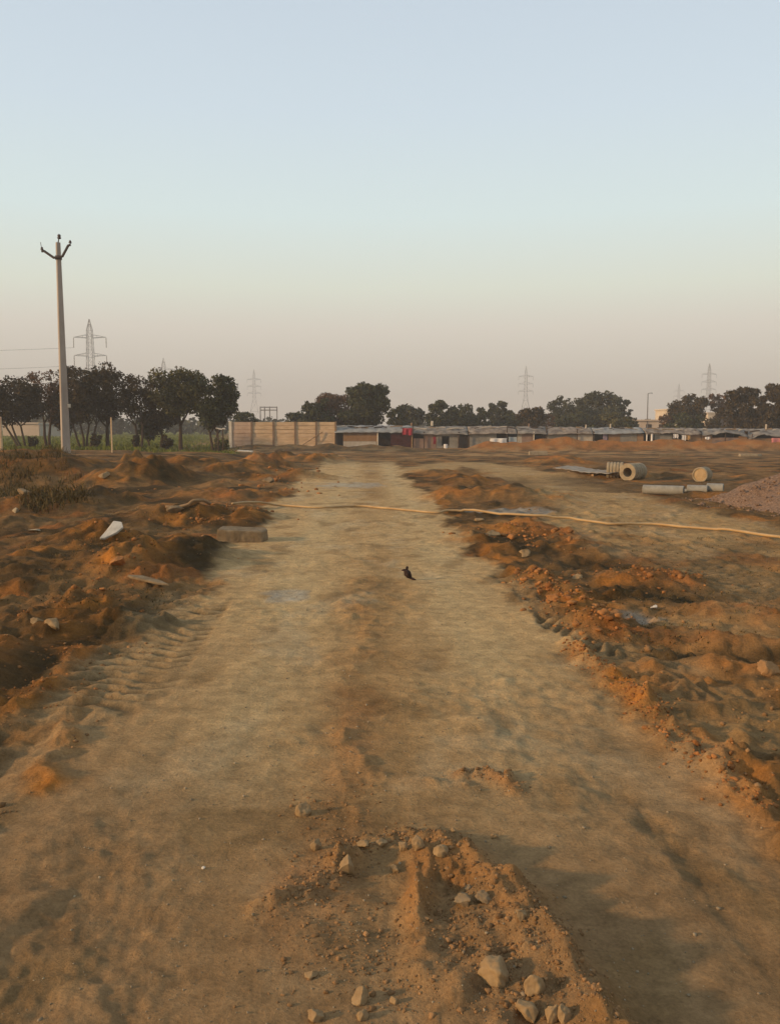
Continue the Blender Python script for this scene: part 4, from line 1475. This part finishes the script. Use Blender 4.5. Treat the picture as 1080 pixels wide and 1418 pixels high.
def tree(px, ytop, wpx, Y, leaf, label, trunk_y=None, n=2600, size=0.13, seed=0, open_=0.5, stems=1, lean=0.0, cat='tree', crown_low=0.35, name='tree', group='trees behind the site', lop=0.0):
    rr = np.random.default_rng(500 + seed)
    rd = random.Random(seed)
    x0 = at(px, 600, Y).x
    gz = H(x0, Y)
    top = at(px, ytop, Y).z - gz
    W = wpx / F * Y * 0.5
    root = empty(name, (x0, Y, gz), 0, label, cat, group)
    tb = MB()
    tips = []
    crown_low *= 0.82
    lowz = top * crown_low
    for s_ in range(stems):
        sx = (s_ - (stems - 1) / 2) * min(0.5, W * 0.25)
        b0 = Vector((sx * 0.4 + lean * -0.5, rd.uniform(-0.1, 0.1), -0.3))
        f0 = Vector((sx * 1.2, rd.uniform(-0.2, 0.2), lowz * 0.95))
        r0 = top * 0.020 / math.sqrt(stems) + 0.02
        mid = b0.lerp(f0, 0.5) + Vector((rd.uniform(-0.1, 0.1), 0, 0))
        tb.tube([b0, mid, f0], [r0 * 1.25, r0, r0 * 0.8], 7)
        nb = 5 if stems == 1 else 3
        for k in range(nb):
            an = 6.28 * k / nb + rd.random()
            ln = W * rd.uniform(0.45, 0.85)
            e = Vector((f0.x + math.cos(an) * ln + lop * W * 0.2, math.sin(an) * ln * 0.8, lowz + (top - lowz) * rd.uniform(0.35, 0.85)))
            m1 = f0.lerp(e, 0.5) + Vector((rd.uniform(-.1, .1) * W, 0, -0.05 * top))
            tb.tube([f0 - Vector((0, 0, 0.05)), m1, e], [r0 * 0.6, r0 * 0.38, r0 * 0.12], 5)
            tips += [e, m1.lerp(e, 0.55)]
            for j in range(2):
                e2 = m1 + Vector((rd.uniform(-.4, .4) * W, rd.uniform(-.4, .4) * W, rd.uniform(0.05, 0.28) * top))
                tb.tube([m1, m1.lerp(e2, 0.5) + Vector((0, 0, 0.03 * top)), e2], [r0 * 0.3, r0 * 0.2, r0 * 0.06], 4)
                tips.append(e2)
    tb.build('trunk', M['bark'], root)
    cs_, rs_ = [], []
    # clumps: round the tips, then spread over the crown's outline
    nc = 34
    for t_ in tips:
        cs_.append((t_.x, t_.y, t_.z))
        rs_.append(W * rd.uniform(0.20, 0.34))
    for k in range(nc):
        th = rd.random() * 6.28
        v_ = rd.random()
        z = lowz + (top - lowz) * (0.12 + 0.80 * v_)
        prof = math.sin(math.pi * min(1, 0.18 + 0.72 * (1 - v_) ** 0.8))
        rr_ = W * prof * (0.25 + 0.75 * rd.random() ** 0.6)
        cs_.append((math.cos(th) * rr_ + lop * W * 0.25 * v_, math.sin(th) * rr_, z))
        rs_.append(W * rd.uniform(0.20, 0.42) * (1.15 - open_ * 0.5))
    cs_ = np.array(cs_)
    rs_ = np.array(rs_)
    # keep inside the outline
    cs_[:, 2] = np.minimum(cs_[:, 2], top - rs_ * 0.6)
    lim = W * 1.08 - rs_ * 0.75
    cs_[:, 0] = np.clip(cs_[:, 0], -lim, lim)
    V, Fq = leaf_cloud(cs_, rs_, int(n * 2.3), size * 1.08, rr)
    np_mesh('crown', V, Fq, LEAF[leaf], root)
    return root


GL = 'trees at the edge of the crop field'
# left group, nearest
tree(18, 524, 100, 66, 'brown', 'dark tree with slanting stems at the left photo edge', n=4600, size=0.10, seed=1, stems=3, lean=-1.6, group=GL, crown_low=0.42)
tree(66, 510, 62, 70, 'rust', 'thin rusty leaved tree just left of the utility pole', n=1500, size=0.09, seed=2, open_=0.9, stems=2, group=GL, crown_low=0.40)
tree(118, 503, 90, 66, 'brown', 'dense dark tree right of the utility pole before the near pylon', n=4600, size=0.10, seed=3, stems=4, group=GL, crown_low=0.36)
tree(150, 512, 56, 69, 'brown', 'slim dark tree behind the thin pale post', n=1900, size=0.09, seed=4, open_=0.7, stems=1, group=GL, crown_low=0.35)
tree(193, 517, 70, 66, 'brown', 'airy brown tree with bright gaps in its crown', n=1700, size=0.10, seed=5, open_=0.9, stems=2, group=GL, crown_low=0.40)
tree(250, 511, 84, 66, 'olive', 'tall olive green tree with one straight trunk', n=4200, size=0.10, seed=6, stems=1, group=GL, crown_low=0.42)
tree(297, 521, 70, 64, 'green', 'round dark green tree leaning towards the precast wall', n=4200, size=0.10, seed=7, stems=2, group=GL, crown_low=0.33, lop=0.5)
tree(224, 550, 60, 72, 'brown', 'low dark tree below the tall olive tree', n=1700, size=0.11, seed=8, group=GL, crown_low=0.3)
tree(206, 570, 30, 74, 'green', 'small dark bushy tree between the airy tree and the olive tree', n=1100, size=0.11, seed=38, group=GL, crown_low=0.15)
tree(92, 538, 62, 74, 'brown', 'low dark tree filling the gap behind the utility pole', n=2300, size=0.11, seed=39, stems=2, group=GL, crown_low=0.3)
for i, (px, yt, w, lab) in enumerate([(45, 604, 14, 'dry bush under the leftmost trees'), (133, 600, 16, 'dry bush at the foot of the dense dark tree'), (188, 602, 10, 'small dry bush under the airy brown tree'),
                                      (231, 602, 18, 'rounded dry bush left of the straight trunk'), (306, 606, 22, 'green bush at the left end of the precast wall')]):
    tree(px, yt, w, 62, 'brown' if i < 4 else 'olive', lab, n=420, size=0.08, seed=60 + i, cat='bush', name='bush', group='bushes at the field edge', crown_low=0.1)

GC = 'trees behind the precast wall and the huts'
tree(505, 530, 68, 92, 'green', 'tallest broad dark tree behind the leftmost hut', n=5200, size=0.15, seed=11, group=GC, crown_low=0.22, stems=2)
tree(470, 545, 70, 96, 'rust', 'rust brown tree left of the tallest broad tree', n=3800, size=0.15, seed=12, group=GC, crown_low=0.2)
tree(443, 552, 48, 94, 'green', 'sloping dark green tree behind the precast wall', n=2800, size=0.15, seed=13, group=GC, crown_low=0.15)
tree(413, 571, 40, 100, 'green', 'low dark green tree above the middle of the precast wall', n=1500, size=0.16, seed=14, group=GC, crown_low=0.1)
tree(342, 567, 36, 98, 'green', 'small rounded dark tree above the left end of the precast wall', n=1500, size=0.16, seed=15, group=GC, crown_low=0.1)
tree(548, 562, 26, 104, 'green', 'small dark tree right of the tallest broad tree', n=1100, size=0.16, seed=16, group=GC, crown_low=0.1)
tree(569, 559, 38, 112, 'grey', 'rounded grey green tree behind the red cloth', n=1700, size=0.18, seed=17, group=GC, crown_low=0.1)
tree(609, 556, 46, 108, 'green', 'dark dome shaped tree behind the smoke blackened hut', n=2300, size=0.18, seed=18, group=GC, crown_low=0.1)
tree(652, 561, 48, 112, 'green', 'wide low dark tree left of the forked tree', n=2100, size=0.18, seed=19, group=GC, crown_low=0.1)
tree(691, 553, 38, 116, 'grey', 'forked grey tree left of the middle pylon', n=1900, size=0.18, seed=20, group=GC, crown_low=0.15, open_=0.7)
tree(735, 564, 42, 106, 'brown', 'dark round tree at the foot of the middle pylon', n=2100, size=0.17, seed=21, group=GC, crown_low=0.08)
tree(784, 547, 50, 120, 'grey', 'open topped tree with bare looking branches left of the broad grey tree', n=1700, size=0.17, seed=22, group=GC, crown_low=0.2, open_=0.9)
tree(760, 570, 14, 112, 'rust', 'narrow rusty sapling beside the open topped tree', n=420, size=0.15, seed=23, group=GC, crown_low=0.1)
tree(823, 542, 72, 122, 'grey', 'broad grey green tree in the gap right of the middle pylon', n=5200, size=0.19, seed=24, group=GC, crown_low=0.12, stems=2)
tree(862, 552, 26, 122, 'grey', 'small tree on the right shoulder of the broad grey tree', n=1100, size=0.18, seed=25, group=GC, crown_low=0.15)
tree(873, 576, 18, 112, 'green', 'low green bushy tree right of the broad grey tree', n=500, size=0.17, seed=26, group=GC, crown_low=0.1)
tree(921, 572, 24, 108, 'rust', 'small reddish tree before the pale building', n=700, size=0.14, seed=27, group=GC, crown_low=0.1, open_=0.8)
tree(952, 545, 56, 112, 'brown', 'spreading dark tree below the far right pylon', n=2600, size=0.16, seed=28, group=GC, crown_low=0.3, open_=0.7)
tree(950, 573, 60, 106, 'green', 'low dark tree mass before the spreading tree', n=2200, size=0.17, seed=29, group=GC, crown_low=0.05)
tree(994, 537, 32, 112, 'rust', 'thin rusty tree with visible limbs by the dark right grove', n=700, size=0.14, seed=30, group=GC, crown_low=0.45, open_=0.95)
tree(1030, 534, 58, 92, 'brown', 'dense dark tree forming the left of the right grove', n=4600, size=0.14, seed=31, group=GC, crown_low=0.1, stems=2)
tree(1072, 529, 66, 90, 'brown', 'tall dense dark tree cut by the right photo edge', n=4600, size=0.14, seed=32, group=GC, crown_low=0.1, stems=2)
tree(1000, 575, 50, 104, 'brown', 'low dark tree before the rusty limbed tree', n=1700, size=0.16, seed=33, group=GC, crown_low=0.05)
tree(715, 574, 40, 114, 'green', 'low dark tree left of the round tree at the pylon foot', n=1400, size=0.18, seed=34, group=GC, crown_low=0.05)
tree(800, 572, 60, 114, 'green', 'low dark tree before the open topped tree', n=2000, size=0.18, seed=35, group=GC, crown_low=0.05)
tree(845, 572, 50, 114, 'olive', 'low olive tree before the broad grey tree', n=1700, size=0.18, seed=36, group=GC, crown_low=0.05)
tree(632, 570, 40, 114, 'green', 'low dark tree between the dome tree and the wide low tree', n=1300, size=0.18, seed=37, group=GC, crown_low=0.05)


def wood_mass(name, spans, label, leaf, n_per=9, size=0.5):
    rr = np.random.default_rng(77)
    cs_, rs_ = [], []
    for (px0, px1, ytop, Y) in spans:
        a, b_ = at(px0, 590, Y).x, at(px1, 590, Y).x
        top = at(px0, ytop, Y).z + 0.4
        k = max(3, int((b_ - a) / (top * 0.35)))
        for i in range(k):
            h = top * rr.uniform(0.6, 1.0)
            cs_.append((a + (b_ - a) * (i + rr.random()) / k, Y + rr.uniform(-4, 4), h * 0.45))
            rs_.append(h * 0.55)
    V, Fq = leaf_cloud(np.array(cs_), np.array(rs_), n_per * len(cs_) * 12, size, rr, flat=0.95)
    return tag(np_mesh(name, V, Fq, LEAF[leaf]), label, None, None, 'stuff')


wood_mass('distant_woodland', [(-150, 60, 576, 190), (30, 180, 570, 180), (150, 345, 574, 180), (320, 440, 578, 200), (560, 780, 577, 210), (880, 1250, 579, 230), (-500, -120, 570, 200)],
          'distant hazy line of trees along the horizon', 'grey')

# ------------------------------------------------------------------ far buildings
def far_building(px0, px1, ytop, Y, depth, mat, label, name='building', roof=None, nwin=0):
    a, b_ = at(px0, ytop, Y), at(px1, ytop, Y)
    gz = -0.5
    root = empty(name, ((a.x + b_.x) / 2, Y, gz), 0, label, 'building', None)
    hw = (b_.x - a.x) / 2
    h = a.z - gz
    mb = MB()
    mb.box((-hw, 0, 0), (hw, depth, h - 0.25))
    mb.build('wall', M[mat], root)
    mb = MB()
    mb.box((-hw - 0.2, -0.25, h - 0.247), (hw + 0.2, depth + 0.2, h))
    mb.build('roof', M[roof or mat], root)
    for k in range(nwin):
        x = -hw + (k + 0.5) * 2 * hw / nwin
        mb = MB()
        mb.box((x - 0.5, -0.05, h * 0.45), (x + 0.5, -0.003, h * 0.75))
        mb.build('window', M['hutdark'], root)


far_building(4, 54, 585, 150, 6, 'farwall', 'long low beige building behind the leftmost tree')
far_building(56, 84, 586, 146, 5, 'farblue', 'low blue grey shed left of the utility pole')
far_building(871, 925, 581, 150, 8, 'farwall', 'low beige building in the gap right of the broad grey tree', nwin=3)
far_building(926, 950, 566, 175, 9, 'farpale', 'pale sunlit building glimpsed left of the spreading tree', nwin=2)
far_building(980, 1006, 571, 170, 9, 'farpale', 'pale sunlit building glimpsed under the rusty limbed tree', nwin=2)


def far_pole(px, ytop, Y):
    x = at(px, 590, Y).x
    root = empty('lamp_post', (x, Y, -0.5), 0, 'thin distant lamp post in the sky gap right of the broad grey tree', 'lamp post')
    h = at(px, ytop, Y).z + 0.5
    mb = MB()
    mb.tube([(0, 0, 0), (0, 0, h)], [0.12, 0.07], 6)
    mb.build('pole', M['steel'], root)
    mb = MB()
    mb.tube([(0, 0, h), (0.5, 0, h + 0.1), (0.75, 0, h + 0.05)], [0.05, 0.05, 0.10], 6)
    mb.build('lamp_head', M['steel'], root)


far_pole(895.5, 545, 150)


def gantry():
    Y = 230
    a = at(362, 588, Y)
    root = empty('substation_gantry', (a.x, Y, -0.5), 0, 'small distant steel gantry beside the pylon left of centre', 'gantry')
    for px in (361, 367, 374, 384):
        x = at(px, 588, Y).x - a.x
        mb = MB()
        mb.tube([(x, 0, 0), (x, 0, at(px, 563, Y).z + 0.5)], 0.14, 5)
        mb.build('post', M['steel'], root)
    mb = MB()
    for y_ in (564, 568):
        p, q_ = at(361, y_, Y), at(384, y_, Y)
        mb.tube([(p.x - a.x, 0, p.z + 0.5), (q_.x - a.x, 0, q_.z + 0.5)], 0.14, 5)
    mb.build('beam', M['steel'], root)


gantry()

# ------------------------------------------------------------------ pylons
def bar(mb, a, b_, t):
    mb.tube([a, b_], t, 4, cap=False)


def pylon(px, ytop, Hm, label, style, rz=0.0, src=None):
    s = 588.0 - ytop
    Y = Hm * F / s * 1.0
    x = at(px, 588, Y).x
    top = at(px, ytop, Y).z + 0.5
    root = empty('pylon', (x, Y, -0.5), rz, label, 'pylon', 'power line pylons on the horizon')
    arms = (0.165, 0.325, 0.475) if style == 'tension' else (0.17, 0.285, 0.40)
    aw = 0.145 * Hm if style == 'tension' else 0.115 * Hm
    bw = (0.105 if style == 'tension' else 0.125) * Hm
    tw = (0.021 if style == 'tension' else 0.017) * Hm
    waist = 0.50 * Hm

    def wid(z):
        if z < waist:
            return bw + (tw * 1.5 - bw) * (z / waist)
        ztop = Hm * (1 - arms[0] * 0.55)
        if z < ztop:
            return tw * 1.5 + (tw - tw * 1.5) * (z - waist) / (ztop - waist)
        return max(0.06, tw * (Hm - z) / (Hm - ztop))
    mb = MB()
    zs = [0]
    while zs[-1] < Hm * 0.985:
        zs.append(zs[-1] + max(1.3, wid(zs[-1]) * 2.4))
    zs[-1] = Hm
    T = 0.08
    for i in range(len(zs) - 1):
        z0, z1 = zs[i], zs[i + 1]
        w0, w1 = wid(z0), wid(z1)
        c0 = [Vector((sx * w0, sy * w0, z0)) for sx, sy in ((-1, -1), (1, -1), (1, 1), (-1, 1))]
        c1 = [Vector((sx * w1, sy * w1, z1)) for sx, sy in ((-1, -1), (1, -1), (1, 1), (-1, 1))]
        for k in range(4):
            k2 = (k + 1) % 4
            bar(mb, c0[k], c1[k], T)
            bar(mb, c0[k], c1[k2], T * 0.55)
            bar(mb, c0[k2], c1[k], T * 0.55)
            bar(mb, c1[k], c1[k2], T * 0.6)
    mb.build('lattice_body', M['steel'], root)
    for f_ in arms:
        z = Hm * (1 - f_)
        w = wid(z)
        mb = MB()
        for sx in (-1, 1):
            tip = Vector((sx * aw, 0, z + 0.02 * Hm * 0.3))
            for sy in (-1, 1):
                bar(mb, Vector((sx * w, sy * w, z)), tip, T)
                bar(mb, Vector((sx * w, sy * w, z + 0.028 * Hm)), tip, T * 0.8)
            for q_ in (0.33, 0.66):
                xx = sx * (w + (aw - w) * q_)
                bar(mb, Vector((xx, 0, z)), Vector((xx, 0, z + 0.028 * Hm * (1 - q_))), T * 0.6)
        mb.build('crossarm', M['steel'], root)
        for sx in (-1, 1):
            ib = MB()
            L = 0.085 * Hm if style == 'tension' else 0.05 * Hm
            ib.tube([(sx * aw, 0, z + 0.02), (sx * aw, 0, z - L)], 0.14 if style == 'tension' else 0.08, 5)
            ib.build('insulator', M['porcelain'], root)
    return root, Y, x, Hm, arms, aw


p1 = pylon(129, 435, 40, 'nearest pylon with hanging insulators behind the dense dark tree', 'tension')
pylon(229, 490, 40, 'faint pylon rising behind the olive tree', 'tension', 0.1)
pylon(353, 507, 42, 'hazy pylon beside the steel gantry above the precast wall', 'suspension', 0.15)
pylon(727, 502, 42, 'hazy pylon between the forked tree and the round tree', 'suspension', -0.1)
pylon(979, 498, 42, 'hazy pylon above the spreading dark tree at right', 'suspension', 0.1)
pylon(938, 527, 42, 'faintest small pylon behind the spreading tree at right', 'suspension', 0.0)
# two conductors that leave the near pylon to the left
for k, (f_, sx, lab) in enumerate([(0.165, -1, 'upper thin power cable running left from the nearest pylon'), (0.325, -1, 'lower thin power cable running left from the nearest pylon')]):
    root, Y, x, Hm, arms, aw = p1
    z = Hm * (1 - f_) - 0.5 - 0.085 * Hm
    a = Vector((x - aw, Y, z))
    b_ = Vector((x - 260, Y - 70, z + 5))
    pts = []
    for i in range(41):
        t = i / 40
        v = a.lerp(b_, t)
        v.z -= 4 * 6.0 * t * (1 - t)
        pts.append(v)
    mb = MB()
    mb.tube(pts, 0.05, 5)
    tag(mb.build('power_cable', M['steel']), lab, 'cable', 'power cables')

# ------------------------------------------------------------------ hazy air
def haze():
    mb = MB()
    mb.box((-3900, -3900, -2.2), (3900, 3900, 46))
    m = bpy.data.materials.new('hazy_air')
    m.use_nodes = True
    nt = m.node_tree
    nt.nodes.remove(nt.nodes['Principled BSDF'])
    v = nt.nodes.new('ShaderNodeVolumePrincipled')
    v.inputs['Color'].default_value = (0.95, 0.90, 0.83, 1)
    v.inputs['Density'].default_value = HAZE
    v.inputs['Anisotropy'].default_value = 0.0
    nt.links.new(v.outputs['Volume'], nt.nodes['Material Output'].inputs['Volume'])
    o = mb.build('haze', m)
    return tag(o, 'thin evening haze over the site', None, None, 'stuff')


HAZE = 0.0010
haze()

# ------------------------------------------------------------------ light and sky
SUN_EL = R(15)
SUN_DIR = Vector((-0.95, -0.31, 0)).normalized()       # towards the sun, on the ground plan
SUN_AZ = math.atan2(SUN_DIR.x, SUN_DIR.y)              # from +Y towards +X
w = bpy.data.worlds.new('World')
SC.world = w
w.use_nodes = True
nt = w.node_tree
N, Lk = nt.nodes, nt.links
bg = N['Background']
sky = N.new('ShaderNodeTexSky')
sky.sky_type = 'NISHITA'
sky.sun_disc = False
sky.sun_elevation = SUN_EL
sky.sun_rotation = SUN_AZ
sky.air_density = 1.0
sky.dust_density = 4.0
sky.ozone_density = 1.0
bg.inputs['Strength'].default_value = 0.10
# dusty evening air: a pale veil, greyer and warmer towards the horizon
tc = N.new('ShaderNodeTexCoord')
sep = N.new('ShaderNodeSeparateXYZ')
Lk.new(tc.outputs['Generated'], sep.inputs[0])
cr = N.new('ShaderNodeValToRGB')
E = cr.color_ramp.elements
stops = [(0.0, (5.3, 4.85, 4.25)), (0.035, (5.8, 5.3, 4.65)), (0.07, (6.9, 6.35, 5.5)), (0.11, (7.8, 7.25, 6.3)), (0.155, (8.1, 8.5, 7.3)), (0.23, (7.7, 9.0, 8.9)), (0.33, (7.0, 8.2, 9.0)), (0.43, (6.4, 7.5, 8.5)), (1.0, (4.0, 5.4, 7.6))]
E[0].position, E[1].position = 0.0, 1.0
for p_, c_ in stops[1:-1]:
    E.new(p_)
for e_, (p_, c_) in zip(E, stops):
    e_.color = (c_[0], c_[1], c_[2], 1)
Lk.new(sep.outputs['Z'], cr.inputs['Fac'])
mx = N.new('ShaderNodeMix')
mx.data_type = 'RGBA'
mx.inputs['Factor'].default_value = 0.9
Lk.new(sky.outputs['Color'], mx.inputs['A'])
Lk.new(cr.outputs['Color'], mx.inputs['B'])
Lk.new(mx.outputs['Result'], bg.inputs['Color'])

sd = bpy.data.lights.new('sun', 'SUN')
sd.energy = 4.3
sd.angle = R(3.0)
sd.color = (1.0, 0.68, 0.38)
so = bpy.data.objects.new('sun', sd)
COL.objects.link(so)
tow = Vector((SUN_DIR.x * math.cos(SUN_EL), SUN_DIR.y * math.cos(SUN_EL), math.sin(SUN_EL)))
so.rotation_euler = tow.to_track_quat('Z', 'Y').to_euler()

# ------------------------------------------------------------------ camera
cd = bpy.data.cameras.new('camera')
cd.sensor_fit = 'VERTICAL'
cd.sensor_height = 24.0
cd.lens = 24.0 * F / 1418.0
cd.clip_start = 0.05
cd.clip_end = 9000
co = bpy.data.objects.new('camera', cd)
co.location = (0, 0, EYE)
co.rotation_euler = (math.pi / 2 - PITCH, 0, 0)
COL.objects.link(co)
SC.camera = co

vs = SC.view_settings
SC.display_settings.display_device = 'sRGB'
vs.view_transform = 'Standard'
vs.look = 'None'
vs.exposure = 0.0
vs.gamma = 1.0
